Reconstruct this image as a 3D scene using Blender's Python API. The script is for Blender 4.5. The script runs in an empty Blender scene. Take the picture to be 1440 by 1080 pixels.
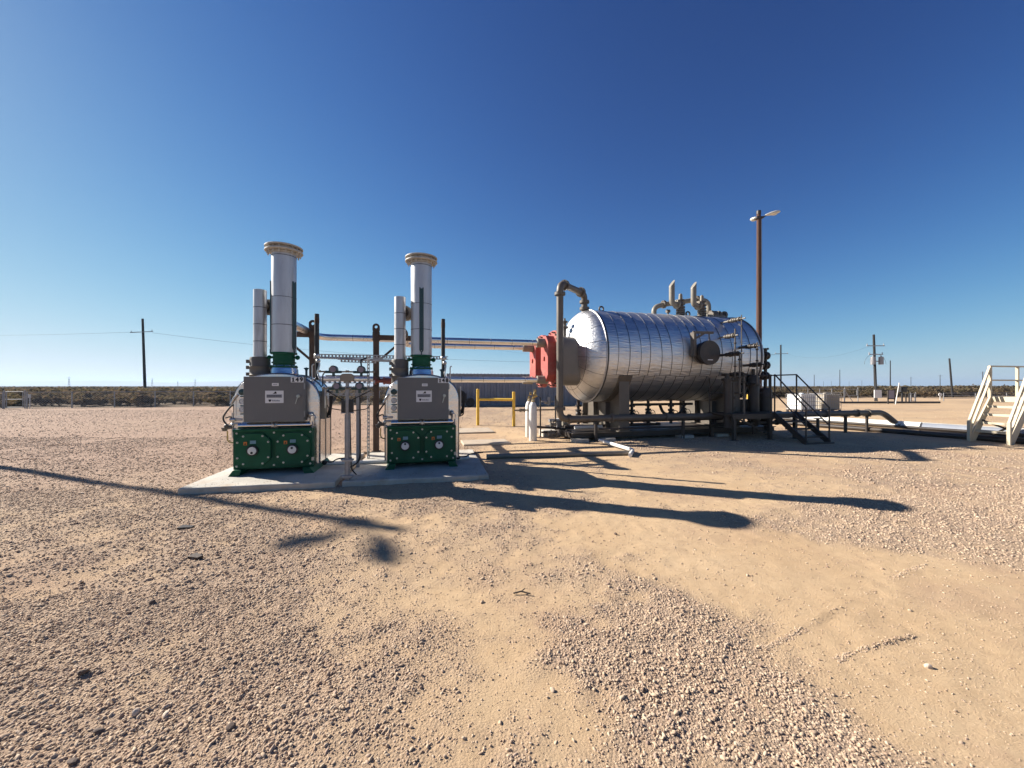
import bpy, bmesh, math, random
import numpy as np
from mathutils import Vector, Matrix

R = math.radians
random.seed(7)
RNG = np.random.default_rng(11)
scene = bpy.context.scene
COL = scene.collection

# ------------------------------------------------------------------ camera, sky, sun, exposure
F, CX, HY, CH = 541.0, 720.0, 543.0, 1.6       # focal (photo px), centre x, horizon y, eye height
cam_d = bpy.data.cameras.new("camera")
cam_d.sensor_width = 36.0
cam_d.lens = F / 1440.0 * 36.0
cam_d.shift_y = 3.0 / 1440.0
cam_d.clip_start = 0.05
cam_d.clip_end = 20000
cam = bpy.data.objects.new("camera", cam_d)
COL.objects.link(cam)
cam.location = (0, 0, CH)
cam.rotation_euler = (R(90), 0, 0)
scene.camera = cam

SUN_EL = R(29.9)
SUN_AZ = math.atan2(-0.937, 0.348)              # clockwise from +Y
world = bpy.data.worlds.new("World")
scene.world = world
world.use_nodes = True
wn = world.node_tree
bg = wn.nodes["Background"]
sky = wn.nodes.new("ShaderNodeTexSky")
sky.sky_type = 'NISHITA'
sky.sun_disc = False
sky.sun_elevation = SUN_EL
sky.sun_rotation = SUN_AZ
sky.altitude = 2500
sky.air_density = 1.0
sky.dust_density = 1.0
sky.ozone_density = 6.0
# contrast and soft shoulder of the sky colour: k*sky^1.8 / (1 + k*sky^1.8)
gm = wn.nodes.new("ShaderNodeGamma"); gm.inputs["Gamma"].default_value = 1.8
def vmath(op, a, b=None, scale=None):
    n = wn.nodes.new("ShaderNodeVectorMath"); n.operation = op
    wn.links.new(a, n.inputs[0])
    if b is not None:
        if hasattr(b, "links"): wn.links.new(b, n.inputs[1])
        else: n.inputs[1].default_value = b
    if scale is not None: n.inputs["Scale"].default_value = scale
    return n.outputs[0]
wn.links.new(sky.outputs[0], gm.inputs["Color"])
kx = vmath('MULTIPLY', gm.outputs[0], (0.0870, 0.0880, 0.0900))
sk = vmath('DIVIDE', kx, vmath('ADD', kx, (1, 1, 1)))
wn.links.new(vmath('SCALE', sk, scale=6.8), bg.inputs[0])
bg.inputs[1].default_value = 0.06

sun_d = bpy.data.lights.new("sun", 'SUN')
sun_d.energy = 5.0
sun_d.angle = R(0.53)
sun_d.color = (1.0, 0.93, 0.83)
sun = bpy.data.objects.new("sun", sun_d)
COL.objects.link(sun)
sdir = Vector((math.sin(SUN_AZ) * math.cos(SUN_EL), math.cos(SUN_AZ) * math.cos(SUN_EL), math.sin(SUN_EL)))
sun.rotation_euler = sdir.to_track_quat('Z', 'Y').to_euler()
sun.location = sdir * 60

vs = scene.view_settings
vs.view_transform = 'Standard'
vs.look = 'None'
vs.exposure = 1.2
vs.gamma = 1.0
vs.use_curve_mapping = False
scene.cycles.max_bounces = 8
scene.cycles.volume_bounces = 0

# ------------------------------------------------------------------ helpers
def at(px, py, d):
    return Vector(((px - CX) / F * d, d, CH + (HY - py) / F * d))

def gnd(px, py, z=0.0):
    return at(px, py, (CH - z) * F / (py - HY))

GA = R(13.0)
U = Vector((math.cos(GA), math.sin(GA), 0))
V = Vector((-math.sin(GA), math.cos(GA), 0))
Z = Vector((0, 0, 1))

def perp(d):
    d = Vector(d).normalized()
    a = Vector((0, 0, 1)) if abs(d.z) < 0.9 else Vector((1, 0, 0))
    x = d.cross(a).normalized()
    return x, d.cross(x).normalized()

class MB:
    def __init__(s):
        s.v, s.f, s.m, s.cur = [], [], [], 0
    def mat(s, i):
        s.cur = i; return s
    def add(s, vs_, fs):
        b = len(s.v)
        s.v += [tuple(p) for p in vs_]
        for f in fs:
            s.f.append([b + i for i in f]); s.m.append(s.cur)
        return s
    def box(s, c, size, rot=None):
        c = Vector(c); h = Vector(size) / 2
        pts = []
        for sx, sy, sz in ((-1,-1,-1),(1,-1,-1),(1,1,-1),(-1,1,-1),(-1,-1,1),(1,-1,1),(1,1,1),(-1,1,1)):
            p = Vector((sx*h.x, sy*h.y, sz*h.z))
            if rot is not None: p = rot @ p
            pts.append(c + p)
        return s.add(pts, [(3,2,1,0),(4,5,6,7),(0,1,5,4),(1,2,6,5),(2,3,7,6),(3,0,4,7)])
    def span(s, lo, hi):
        lo, hi = Vector(lo), Vector(hi)
        return s.box((lo+hi)/2, (abs(hi.x-lo.x), abs(hi.y-lo.y), abs(hi.z-lo.z)))
    def bar(s, p0, p1, w, h=None, up=(0,0,1)):
        p0, p1 = Vector(p0), Vector(p1); h = h or w
        d = (p1-p0); L = d.length; d = d / L
        y = Vector(up).cross(d)
        if y.length < 1e-4: y = Vector((0,1,0)).cross(d)
        y.normalize(); z = d.cross(y)
        return s.box((p0+p1)/2, (L, w, h), Matrix((d, y, z)).transposed())
    def cyl(s, p0, p1, r, r1=None, n=18, caps=True):
        p0, p1 = Vector(p0), Vector(p1); r1 = r if r1 is None else r1
        x, y = perp(p1-p0)
        a = [p0 + (x*math.cos(t) + y*math.sin(t))*r for t in [2*math.pi*i/n for i in range(n)]]
        b = [p1 + (x*math.cos(t) + y*math.sin(t))*r1 for t in [2*math.pi*i/n for i in range(n)]]
        fs = [(i, (i+1) % n, n+(i+1) % n, n+i) for i in range(n)]
        if caps: fs += [tuple(range(n-1, -1, -1)), tuple(range(n, 2*n))]
        return s.add(a+b, fs)
    def lathe(s, o, ax, prof, n=32, x=None, a0=0.0, a1=2*math.pi):
        o = Vector(o); ax = Vector(ax).normalized()
        if x is None: x, y = perp(ax)
        else:
            x = Vector(x).normalized(); y = ax.cross(x)
        full = abs(a1-a0-2*math.pi) < 1e-6
        k = n if full else n+1
        pts, fs = [], []
        for r, h in prof:
            for i in range(k):
                t = a0 + (a1-a0)*i/n
                pts.append(o + ax*h + (x*math.cos(t) + y*math.sin(t))*r)
        for j in range(len(prof)-1):
            for i in range(n):
                i2 = (i+1) % k
                fs.append((j*k+i, j*k+i2, (j+1)*k+i2, (j+1)*k+i))
        return s.add(pts, fs)
    def prism(s, poly, o, ex, ey, ez):
        o, ex, ey, ez = Vector(o), Vector(ex), Vector(ey), Vector(ez)
        n = len(poly)
        a = [o + ex*p[0] + ey*p[1] for p in poly]
        b = [p + ez for p in a]
        if ex.cross(ey).dot(ez) < 0: a, b = b, a
        return s.add(a+b, [tuple(range(n-1,-1,-1)), tuple(range(n, 2*n))] + [(i,(i+1)%n,n+(i+1)%n,n+i) for i in range(n)])
    def tube(s, pts, r, n=12, bend=0.0, seg=5, caps=True):
        P = [Vector(p) for p in pts]
        if bend > 0:
            Q = [P[0]]
            for i in range(1, len(P)-1):
                a, b, c = P[i-1], P[i], P[i+1]
                d0, d1 = (a-b), (c-b)
                bb = min(bend, d0.length*0.49, d1.length*0.49)
                p0, p2 = b + d0.normalized()*bb, b + d1.normalized()*bb
                for k in range(seg+1):
                    t = k/seg
                    Q.append(p0*(1-t)**2 + b*2*t*(1-t) + p2*t*t)
            Q.append(P[-1]); P = Q
        x = None; rings = []
        for i, p in enumerate(P):
            d = (P[min(i+1, len(P)-1)] - P[max(i-1, 0)]).normalized()
            if x is None: x, _ = perp(d)
            x = (x - d*x.dot(d)).normalized()
            y = d.cross(x)
            rings.append([p + (x*math.cos(2*math.pi*k/n) + y*math.sin(2*math.pi*k/n))*r for k in range(n)])
        vs_ = [q for rr in rings for q in rr]
        fs = []
        for j in range(len(P)-1):
            for i in range(n):
                fs.append((j*n+i, j*n+(i+1)%n, (j+1)*n+(i+1)%n, (j+1)*n+i))
        if caps:
            fs += [tuple(range(n-1,-1,-1)), tuple(range((len(P)-1)*n, len(P)*n))]
        return s.add(vs_, fs)
    def torus(s, c, ax, RR, r, n=24, k=8, a0=0, a1=2*math.pi):
        c = Vector(c); x, y = perp(ax)
        full = abs(a1-a0-2*math.pi) < 1e-6
        pts = [c + (x*math.cos(a0+(a1-a0)*i/n) + y*math.sin(a0+(a1-a0)*i/n))*RR for i in range(n+1)]
        return s.tube(pts, r, k, caps=not full)
    def sphere(s, c, r, n=14, sc=(1,1,1)):
        c = Vector(c); pts = []; fs = []; m = n//2
        for j in range(m+1):
            th = math.pi*j/m
            for i in range(n):
                ph = 2*math.pi*i/n
                pts.append(c + Vector((r*sc[0]*math.sin(th)*math.cos(ph), r*sc[1]*math.sin(th)*math.sin(ph), r*sc[2]*math.cos(th))))
        for j in range(m):
            for i in range(n):
                fs.append((j*n+i, (j+1)*n+i, (j+1)*n+(i+1)%n, j*n+(i+1)%n))
        return s.add(pts, fs)
    def flange(s, p, ax, r, t, nb=8, br=None):
        p = Vector(p); ax = Vector(ax).normalized(); x, y = perp(ax)
        s.cyl(p-ax*t/2, p+ax*t/2, r, n=22)
        br = br or r*0.09
        for i in range(nb):
            a = 2*math.pi*i/nb
            q = p + (x*math.cos(a)+y*math.sin(a))*r*0.84
            s.cyl(q-ax*(t/2+br*1.4), q+ax*(t/2+br*1.4), br, n=6)
        return s
    def mesh(s, name, mats, bev=0.0, sharp=38):
        me = bpy.data.meshes.new(name)
        me.from_pydata(s.v, [], s.f)
        mats = mats if isinstance(mats, (list, tuple)) else [mats]
        for m in mats: me.materials.append(m)
        me.polygons.foreach_set('material_index', s.m)
        me.polygons.foreach_set('use_smooth', [True]*len(s.f))
        me.set_sharp_from_angle(angle=R(sharp))
        me.update()
        return me
    def obj(s, name, mats, parent=None, bev=0.0, sharp=38):
        o = bpy.data.objects.new(name, s.mesh(name, mats, bev, sharp))
        COL.objects.link(o)
        if parent is not None: o.parent = parent
        if bev > 0:
            b = o.modifiers.new("bevel", 'BEVEL'); b.width = bev; b.segments = 2
            b.limit_method = 'ANGLE'; b.angle_limit = R(40)
        return o

def tag(o, label=None, cat=None, group=None, kind=None):
    if label: o["label"] = label
    if cat: o["category"] = cat
    if group: o["group"] = group
    if kind: o["kind"] = kind
    return o

def thing(name, label, cat, loc=(0,0,0), rz=0.0, group=None):
    o = bpy.data.objects.new(name, None)
    o.empty_display_size = 0.1
    COL.objects.link(o)
    o.location = loc; o.rotation_euler = (0, 0, rz)
    return tag(o, label, cat, group)

def share(name, me, parent, loc, rot=None):
    o = bpy.data.objects.new(name, me); COL.objects.link(o); o.parent = parent; o.location = loc
    if rot is not None: o.rotation_euler = rot
    return o

# ------------------------------------------------------------------ materials
def mk(name, base, rough=0.5, metal=0.0, var=0.12, vscale=3.0, bump=0.0, bscale=40.0, stretch=(1,1,1),
       dirt=None, dirt_amt=0.0, dscale=2.0, spec=0.5, rvar=0.1, bdist=0.01):
    m = bpy.data.materials.new(name); m.use_nodes = True
    nt = m.node_tree; N = nt.nodes; L = nt.links
    p = N["Principled BSDF"]
    p.inputs["Metallic"].default_value = metal
    p.inputs["Specular IOR Level"].default_value = spec
    tc = N.new("ShaderNodeTexCoord")
    mp = N.new("ShaderNodeMapping"); mp.inputs["Scale"].default_value = stretch
    L.new(tc.outputs["Object"], mp.inputs[0])
    n1 = N.new("ShaderNodeTexNoise"); n1.inputs["Scale"].default_value = vscale
    n1.inputs["Detail"].default_value = 6; n1.inputs["Roughness"].default_value = 0.6
    L.new(mp.outputs[0], n1.inputs[0])
    mx = N.new("ShaderNodeMix"); mx.data_type = 'RGBA'
    mx.inputs[6].default_value = (*[c*(1-var) for c in base], 1)
    mx.inputs[7].default_value = (*[min(1, c*(1+var)) for c in base], 1)
    rm = N.new("ShaderNodeMapRange"); rm.inputs[1].default_value = 0.3; rm.inputs[2].default_value = 0.7
    L.new(n1.outputs[0], rm.inputs[0]); L.new(rm.outputs[0], mx.inputs[0])
    out = mx.outputs[2]
    if dirt is not None:
        n2 = N.new("ShaderNodeTexNoise"); n2.inputs["Scale"].default_value = dscale
        n2.inputs["Detail"].default_value = 8; n2.inputs["Roughness"].default_value = 0.7
        L.new(mp.outputs[0], n2.inputs[0])
        r2 = N.new("ShaderNodeMapRange"); r2.inputs[1].default_value = 0.5; r2.inputs[2].default_value = 0.72
        r2.inputs[4].default_value = dirt_amt
        L.new(n2.outputs[0], r2.inputs[0])
        m2 = N.new("ShaderNodeMix"); m2.data_type = 'RGBA'
        m2.inputs[7].default_value = (*dirt, 1)
        L.new(r2.outputs[0], m2.inputs[0]); L.new(out, m2.inputs[6]); out = m2.outputs[2]
    L.new(out, p.inputs["Base Color"])
    rr = N.new("ShaderNodeMapRange")
    rr.inputs[3].default_value = max(0.02, rough-rvar); rr.inputs[4].default_value = min(1, rough+rvar)
    L.new(n1.outputs[0], rr.inputs[0]); L.new(rr.outputs[0], p.inputs["Roughness"])
    if bump > 0:
        n3 = N.new("ShaderNodeTexNoise"); n3.inputs["Scale"].default_value = bscale
        n3.inputs["Detail"].default_value = 4
        L.new(mp.outputs[0], n3.inputs[0])
        b = N.new("ShaderNodeBump"); b.inputs["Strength"].default_value = bump; b.inputs["Distance"].default_value = bdist
        L.new(n3.outputs[0], b.inputs["Height"]); L.new(b.outputs[0], p.inputs["Normal"])
    return m

DUST = (0.34, 0.24, 0.16)
M = {}
M['clad'] = mk("aluminium_cladding", (0.70,0.70,0.70), 0.43, 1.0, 0.12, 2.5, 0.9, 12.0, (0.25,1.0,2.4), DUST, 0.12, 1.5, bdist=0.022, rvar=0.06)
M['stackmetal'] = mk("stack_galvanised_steel", (0.50,0.50,0.51), 0.45, 0.65, 0.14, 4.0, 0.25, 9.0, (1.6,1.6,0.25), (0.22,0.15,0.10), 0.5, 5)
M['pipeclad'] = mk("pipe_cladding", (0.75,0.75,0.74), 0.30, 1.0, 0.07, 3.0, 0.2, 8.0, (1,1,1), DUST, 0.1, 2)
M['chrome'] = mk("stainless_jacket", (0.66,0.66,0.68), 0.24, 1.0, 0.07, 2.5, 0.4, 5.0, (1,1,1), DUST, 0.22, 1.8, bdist=0.02)
M['seam'] = mk("cladding_seam", (0.10,0.10,0.105), 0.45, 0.7)
M['taupe'] = mk("taupe_paint", (0.105,0.088,0.07), 0.5, 0, 0.12, 5, 0.08, 60, dirt=DUST, dirt_amt=0.15)
M['taupelight'] = mk("pale_taupe_paint", (0.20,0.18,0.145), 0.5, 0, 0.12, 5, dirt=DUST, dirt_amt=0.3)
M['darkpipe'] = mk("dark_brown_paint", (0.036,0.027,0.022), 0.5, 0, 0.2, 5, 0.1, 50, dirt=DUST, dirt_amt=0.10)
M['grey'] = mk("grey_enamel", (0.150,0.149,0.147), 0.55, 0, 0.06, 2, 0.03, 90, dirt=(0.205,0.19,0.17), dirt_amt=0.45, dscale=2.2, spec=0.3)
M['green'] = mk("dark_green_enamel", (0.002,0.072,0.034), 0.45, 0, 0.2, 4, 0.05, 60, dirt=(0.07,0.085,0.05), dirt_amt=0.14, spec=0.2, dscale=4)
M['red'] = mk("faded_red_primer", (0.34,0.065,0.052), 0.65, 0, 0.18, 5, 0.08, 60, dirt=(0.36,0.20,0.15), dirt_amt=0.6, dscale=4)
M['rust'] = mk("rusty_brown_steel", (0.052,0.031,0.021), 0.75, 0, 0.35, 7, 0.25, 50, dirt=(0.11,0.055,0.026), dirt_amt=0.5, dscale=6)
M['black'] = mk("black_plastic", (0.015,0.015,0.016), 0.5, 0, 0.2)
M['rubber'] = mk("black_rubber_hose", (0.02,0.018,0.017), 0.7, 0, 0.2)
M['teal'] = mk("teal_instrument_paint", (0.02,0.055,0.06), 0.4, 0, 0.15)
M['galv'] = mk("galvanised_steel", (0.30,0.30,0.31), 0.5, 0.5, 0.15, 12, 0.1, 60, dirt=DUST, dirt_amt=0.2)
M['steel'] = mk("bare_steel", (0.5,0.49,0.47), 0.4, 0.9, 0.15, 8)
M['bolt'] = mk("zinc_bolt", (0.42,0.45,0.43), 0.35, 0.6, 0.1)
M['brass'] = mk("brass_fitting", (0.45,0.33,0.14), 0.4, 0.8, 0.15)
M['white'] = mk("white_paint", (0.68,0.67,0.64), 0.5, 0, 0.05, 4, dirt=DUST, dirt_amt=0.25, dscale=3)
M['label'] = mk("white_label", (0.72,0.72,0.72), 0.5, 0, 0.03)
M['ink'] = mk("black_ink", (0.012,0.012,0.013), 0.6, 0, 0.05)
M['inkgrey'] = mk("grey_ink", (0.24,0.25,0.28), 0.6, 0, 0.05)
M['orange'] = mk("orange_sticker", (0.55,0.17,0.02), 0.5, 0, 0.1)
M['blue'] = mk("pale_blue_sticker", (0.12,0.25,0.32), 0.5, 0, 0.2, 30)
M['yellow'] = mk("safety_yellow_paint", (0.66,0.42,0.04), 0.5, 0, 0.1, 5, 0.05, 50, dirt=(0.4,0.28,0.12), dirt_amt=0.35, dscale=5)
M['cream'] = mk("cream_paint", (0.52,0.45,0.325), 0.55, 0, 0.08, 4, dirt=(0.35,0.22,0.12), dirt_amt=0.3, dscale=5)
M['concrete'] = mk("pale_concrete", (0.43,0.40,0.345), 0.9, 0, 0.22, 2.2, 0.4, 35, dirt=(0.36,0.26,0.17), dirt_amt=0.85, dscale=2.6)
M['tanconcrete'] = mk("dusty_tan_concrete", (0.42,0.345,0.26), 0.9, 0, 0.15, 3, 0.4, 30, dirt=(0.5,0.36,0.22), dirt_amt=0.9)
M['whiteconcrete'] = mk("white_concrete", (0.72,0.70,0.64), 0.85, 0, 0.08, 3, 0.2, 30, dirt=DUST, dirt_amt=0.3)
M['wood'] = mk("creosoted_wood", (0.075,0.034,0.022), 0.85, 0, 0.4, 6, 0.4, 12, (4,4,0.35))
M['darkwood'] = mk("dark_weathered_wood", (0.022,0.019,0.017), 0.9, 0, 0.3, 6, 0.3, 12, (4,4,0.35))
M['lamp'] = mk("lamp_housing", (0.60,0.56,0.48), 0.5, 0.1, 0.08)
M['lampglass'] = mk("lamp_glass", (0.55,0.56,0.52), 0.15, 0, 0.05)
M['container'] = mk("grey_container_paint", (0.20,0.205,0.235), 0.55, 0, 0.12, 1.5, dirt=(0.2,0.13,0.09), dirt_amt=0.35, dscale=2.5)
M['flangecream'] = mk("cream_flange_paint", (0.42,0.405,0.375), 0.5, 0, 0.1, 5, dirt=(0.2,0.13,0.08), dirt_amt=0.3, dscale=6)
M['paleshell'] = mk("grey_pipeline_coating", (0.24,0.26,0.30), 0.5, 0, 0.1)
M['plastic'] = mk("translucent_white_plastic", (0.76,0.77,0.76), 0.35, 0, 0.05)
M['plasticbeige'] = mk("yellowed_plastic", (0.36,0.31,0.24), 0.4, 0, 0.08)
M['signgrey'] = mk("grey_sign_face", (0.23,0.20,0.24), 0.5, 0, 0.05)
M['wire'] = mk("power_line_wire", (0.10,0.10,0.11), 0.5, 0.5, 0.05)
M['distpole'] = mk("distant_pole_wood", (0.03,0.027,0.026), 0.9, 0, 0.1)

def attr(nt, name, comp='Fac'):
    a = nt.nodes.new("ShaderNodeAttribute"); a.attribute_name = name
    return a.outputs[comp]

def ground_material():
    m = bpy.data.materials.new("desert_ground"); m.use_nodes = True
    nt = m.node_tree; N = nt.nodes; L = nt.links; p = N["Principled BSDF"]
    p.inputs["Roughness"].default_value = 0.95; p.inputs["Specular IOR Level"].default_value = 0.15
    tc = N.new("ShaderNodeTexCoord")
    def noise(sc, det=6, ro=0.6):
        n = N.new("ShaderNodeTexNoise"); n.inputs["Scale"].default_value = sc
        n.inputs["Detail"].default_value = det; n.inputs["Roughness"].default_value = ro
        L.new(tc.outputs["Object"], n.inputs[0]); return n.outputs[0]
    def rng(x, a, b, c=0, d=1):
        r = N.new("ShaderNodeMapRange"); r.inputs[1].default_value = a; r.inputs[2].default_value = b
        r.inputs[3].default_value = c; r.inputs[4].default_value = d
        L.new(x, r.inputs[0]); return r.outputs[0]
    def mix(f, a, b, mode='MIX'):
        x = N.new("ShaderNodeMix"); x.data_type = 'RGBA'; x.blend_type = mode
        if hasattr(f, 'links'): L.new(f, x.inputs[0])
        else: x.inputs[0].default_value = f
        for i, c in ((6, a), (7, b)):
            if hasattr(c, 'links'): L.new(c, x.inputs[i])
            else: x.inputs[i].default_value = (*c, 1)
        return x.outputs[2]
    g = attr(nt, "gravel"); pad = attr(nt, "pad")
    sand = mix(rng(noise(0.9), 0.3, 0.7), (0.487,0.338,0.198), (0.54,0.392,0.242))
    sand = mix(rng(noise(14, 8, 0.75), 0.45, 0.75), sand, (0.43,0.295,0.172))
    grav = mix(rng(noise(1.3), 0.3, 0.7), (0.365,0.262,0.185), (0.43,0.315,0.224))
    vor = N.new("ShaderNodeTexVoronoi"); vor.inputs["Scale"].default_value = 70
    L.new(tc.outputs["Object"], vor.inputs[0])
    hsv = N.new("ShaderNodeSeparateColor"); L.new(vor.outputs["Color"], hsv.inputs[0])
    grav = mix(rng(hsv.outputs[0], 0, 1, 0, 0.55), grav, (0.23,0.17,0.122))
    c = mix(g, sand, grav)
    c = mix(rng(noise(0.55, 5, 0.65), 0.52, 0.68, 0, 0.55), c, (0.36,0.235,0.158))
    c = mix(rng(noise(3.5, 6, 0.7), 0.56, 0.72, 0, 0.5), c, (0.50,0.37,0.23))
    rs_ = attr(nt, "redsoil")
    c = mix(rs_, c, (0.36,0.245,0.178))
    wild = mix(rng(noise(0.05, 5), 0.35, 0.65), (0.13,0.095,0.058), (0.09,0.07,0.04))
    wild = mix(rng(noise(0.6, 6), 0.4, 0.7), wild, (0.22,0.15,0.095))
    c = mix(pad, wild, c)
    L.new(c, p.inputs["Base Color"])
    hn = N.new("ShaderNodeMath"); hn.operation = 'MULTIPLY_ADD'
    L.new(vor.outputs["Distance"], hn.inputs[0]); L.new(rng(g, 0, 1, -0.25, -1.6), hn.inputs[1]); L.new(noise(110, 8, 0.8), hn.inputs[2])
    b = N.new("ShaderNodeBump"); b.inputs["Strength"].default_value = 0.7; b.inputs["Distance"].default_value = 0.011
    L.new(hn.outputs[0], b.inputs["Height"]); L.new(b.outputs[0], p.inputs["Normal"])
    return m

def random_tint(name, cols, rough=0.9, leafy=0.0):
    m = bpy.data.materials.new(name); m.use_nodes = True
    nt = m.node_tree; N = nt.nodes; L = nt.links; p = N["Principled BSDF"]
    oi = N.new("ShaderNodeObjectInfo"); cr = N.new("ShaderNodeValToRGB")
    cr.color_ramp.interpolation = 'LINEAR'
    while len(cr.color_ramp.elements) < len(cols): cr.color_ramp.elements.new(0.5)
    for i, (pos, c) in enumerate(cols):
        cr.color_ramp.elements[i].position = pos; cr.color_ramp.elements[i].color = (*c, 1)
    L.new(oi.outputs["Random"], cr.inputs[0]); L.new(cr.outputs[0], p.inputs["Base Color"])
    p.inputs["Roughness"].default_value = rough; p.inputs["Specular IOR Level"].default_value = 0.2
    if leafy > 0:
        tr = N.new("ShaderNodeBsdfTranslucent"); mx = N.new("ShaderNodeMixShader"); mx.inputs[0].default_value = leafy
        L.new(cr.outputs[0], tr.inputs["Color"]); L.new(p.outputs[0], mx.inputs[1]); L.new(tr.outputs[0], mx.inputs[2])
        L.new(mx.outputs[0], N["Material Output"].inputs["Surface"])
    return m

# ------------------------------------------------------------------ numpy noise
def vnoise(x, y, seed=0):
    xi, yi = np.floor(x).astype(np.int64), np.floor(y).astype(np.int64)
    fx, fy = x-xi, y-yi
    fx, fy = fx*fx*(3-2*fx), fy*fy*(3-2*fy)
    def h(a, b):
        n = (a*374761393 + b*668265263 + seed*974634) & 0x7fffffff
        n = ((n ^ (n >> 13)) * 1274126177) & 0x7fffffff
        return ((n ^ (n >> 16)) & 0xffff) / 65535.0
    return (h(xi,yi)*(1-fx)+h(xi+1,yi)*fx)*(1-fy) + (h(xi,yi+1)*(1-fx)+h(xi+1,yi+1)*fx)*fy

def fbm(x, y, o=4, seed=0):
    r = np.zeros_like(x); a = 0.5; s = 0
    for i in range(o):
        r += a*vnoise(x, y, seed+i*17); s += a
        x, y, a = x*2.03+13.1, y*2.03+7.7, a*0.5
    return r/s

def sstep(a, b, x):
    t = np.clip((x-a)/(b-a), 0, 1); return t*t*(3-2*t)

def poly_sd(poly, x, y):
    """signed distance, positive inside"""
    d = np.full(x.shape, 1e9); ins = np.zeros(x.shape, bool); n = len(poly)
    for i in range(n):
        ax, ay = poly[i]; bx, by = poly[(i+1) % n]
        ex, ey = bx-ax, by-ay
        t = np.clip(((x-ax)*ex+(y-ay)*ey)/(ex*ex+ey*ey), 0, 1)
        d = np.minimum(d, np.hypot(x-ax-t*ex, y-ay-t*ey))
        c = ((ay > y) != (by > y)) & (x < (bx-ax)*(y-ay)/((by-ay) if abs(by-ay) > 1e-9 else 1e-9)+ax)
        ins ^= c
    return np.where(ins, d, -d)

def wpoly(pp): return [tuple(gnd(px, py)[:2]) for px, py in pp]

SAND1 = wpoly([(770,735),(860,715),(1040,748),(1200,775),(1440,800),(1640,840),(1640,1090),(1290,1090),(1150,960),(1000,850),(880,800)])
SAND2 = wpoly([(400,800),(640,800),(760,850),(800,960),(860,1090),(560,1090),(330,860)])
GRAV1 = wpoly([(930,825),(990,850),(1060,930),(1180,1010),(1290,1100),(900,1100),(840,960),(880,870)])
SAND3 = wpoly([(690,600),(1050,660),(1300,690),(1060,720),(760,690),(660,640)])

def gravel_mask(x, y):
    n = fbm(x*0.9, y*0.9, 4, 3); n2 = fbm(x*3.1, y*3.1, 4, 9)
    g = 0.60 + 1.3*(n-0.5) + 1.3*(n2-0.5) + 0.7*(fbm(x*9.0, y*9.0, 3, 15)-0.5)
    w = (n2-0.5)*1.1
    g -= 1.25*sstep(-0.35, 0.35, poly_sd(SAND1, x, y)+w)
    g -= 0.22*sstep(-0.5, 0.5, poly_sd(SAND2, x, y)+w*1.6)
    g -= 0.55*sstep(-0.5, 0.6, poly_sd(SAND3, x, y)+w)
    g += 0.8*sstep(-0.45, 0.35, poly_sd(GRAV1, x, y)+w*1.3)
    g += 0.42*sstep(0.15, 0.75, -x/np.maximum(y, 0.5))*sstep(60, 20, y)
    g += 0.4*sstep(0.55, 1.0, x/np.maximum(y, 0.5))*sstep(3.8, 4.6, y)*sstep(9, 6.5, y)
    g -= 0.5*sstep(9, 15, y)*sstep(6, 12, x)
    return np.clip(g, 0.0, 1.0)

def pad_edge(x):
    return 32 + 0.2*(x+13) + 8*sstep(8.0, 20.0, x) + 0.8*(fbm(x*0.4, x*0.1+3, 3, 5)-0.5)

TRACKS = [(gnd(1070,912), gnd(1310,795), 0.022, 0.009), (gnd(1180,925), gnd(1290,893), 0.02, 0.008), (gnd(900,770), gnd(1500,930), 0.09, 0.007), (gnd(820,800), gnd(1260,1060), 0.09, 0.005), (gnd(1000,735), gnd(1180,705), 0.06, 0.007), (gnd(-100,690), gnd(560,830), 0.09, 0.007), (gnd(-60,640), gnd(330,600), 0.12, 0.012)]
def ground_h(x, y):
    amp = sstep(40, 8, np.hypot(x, y))*1.0 + 0.0
    h = 0.045*(fbm(x*0.55, y*0.55, 3, 21)-0.5) + 0.030*(fbm(x*2.6, y*2.6, 4, 31)-0.5) + 0.016*(fbm(x*11, y*11, 3, 41)-0.5)
    g = gravel_mask(x, y)
    h += 0.014*(np.abs(fbm(x*5.5, y*5.5, 4, 51)-0.5)*2)*(1-0.5*g)
    h = h*amp*(0.55+0.6*g) + 0.012*(g-0.5)*amp
    h = h*sstep(9.5, 5.0, y) + h*0.25*sstep(5.0, 9.5, y)
    for a, b, wd, dp in TRACKS:
        ex, ey = b.x-a.x, b.y-a.y; ll = ex*ex+ey*ey
        t = ((x-a.x)*ex+(y-a.y)*ey)/ll
        sd = ((x-a.x)*ey-(y-a.y)*ex)/math.sqrt(ll)
        on = sstep(-0.03, 0.02, t)*sstep(1.05, 0.9, t)
        rag = 2.6*np.clip(fbm(x*5, y*5, 3, 77)-0.32, 0, 1)
        h += on*rag*(dp*np.exp(-((sd+wd)/(wd*0.75))**2) - dp*0.9*np.exp(-((sd-wd)/(wd*1.3))**2))
    far = np.hypot(x, y)
    h += sstep(60, 400, far)*1.4*(fbm(x*0.004, y*0.004, 3, 61)-0.6)
    return h
# ------------------------------------------------------------------ the ground: one sheet to the horizon
def axis(lo, hi, step, far0, far1, g=1.09):
    mid = list(np.arange(lo, hi, step)); a = []; p, s = lo, step
    while p > far0: s *= g; p -= s; a.append(p)
    b = []; p, s = mid[-1], step
    while p < far1: s *= g; p += s; b.append(p)
    return np.array(a[::-1] + mid + b)

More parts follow.
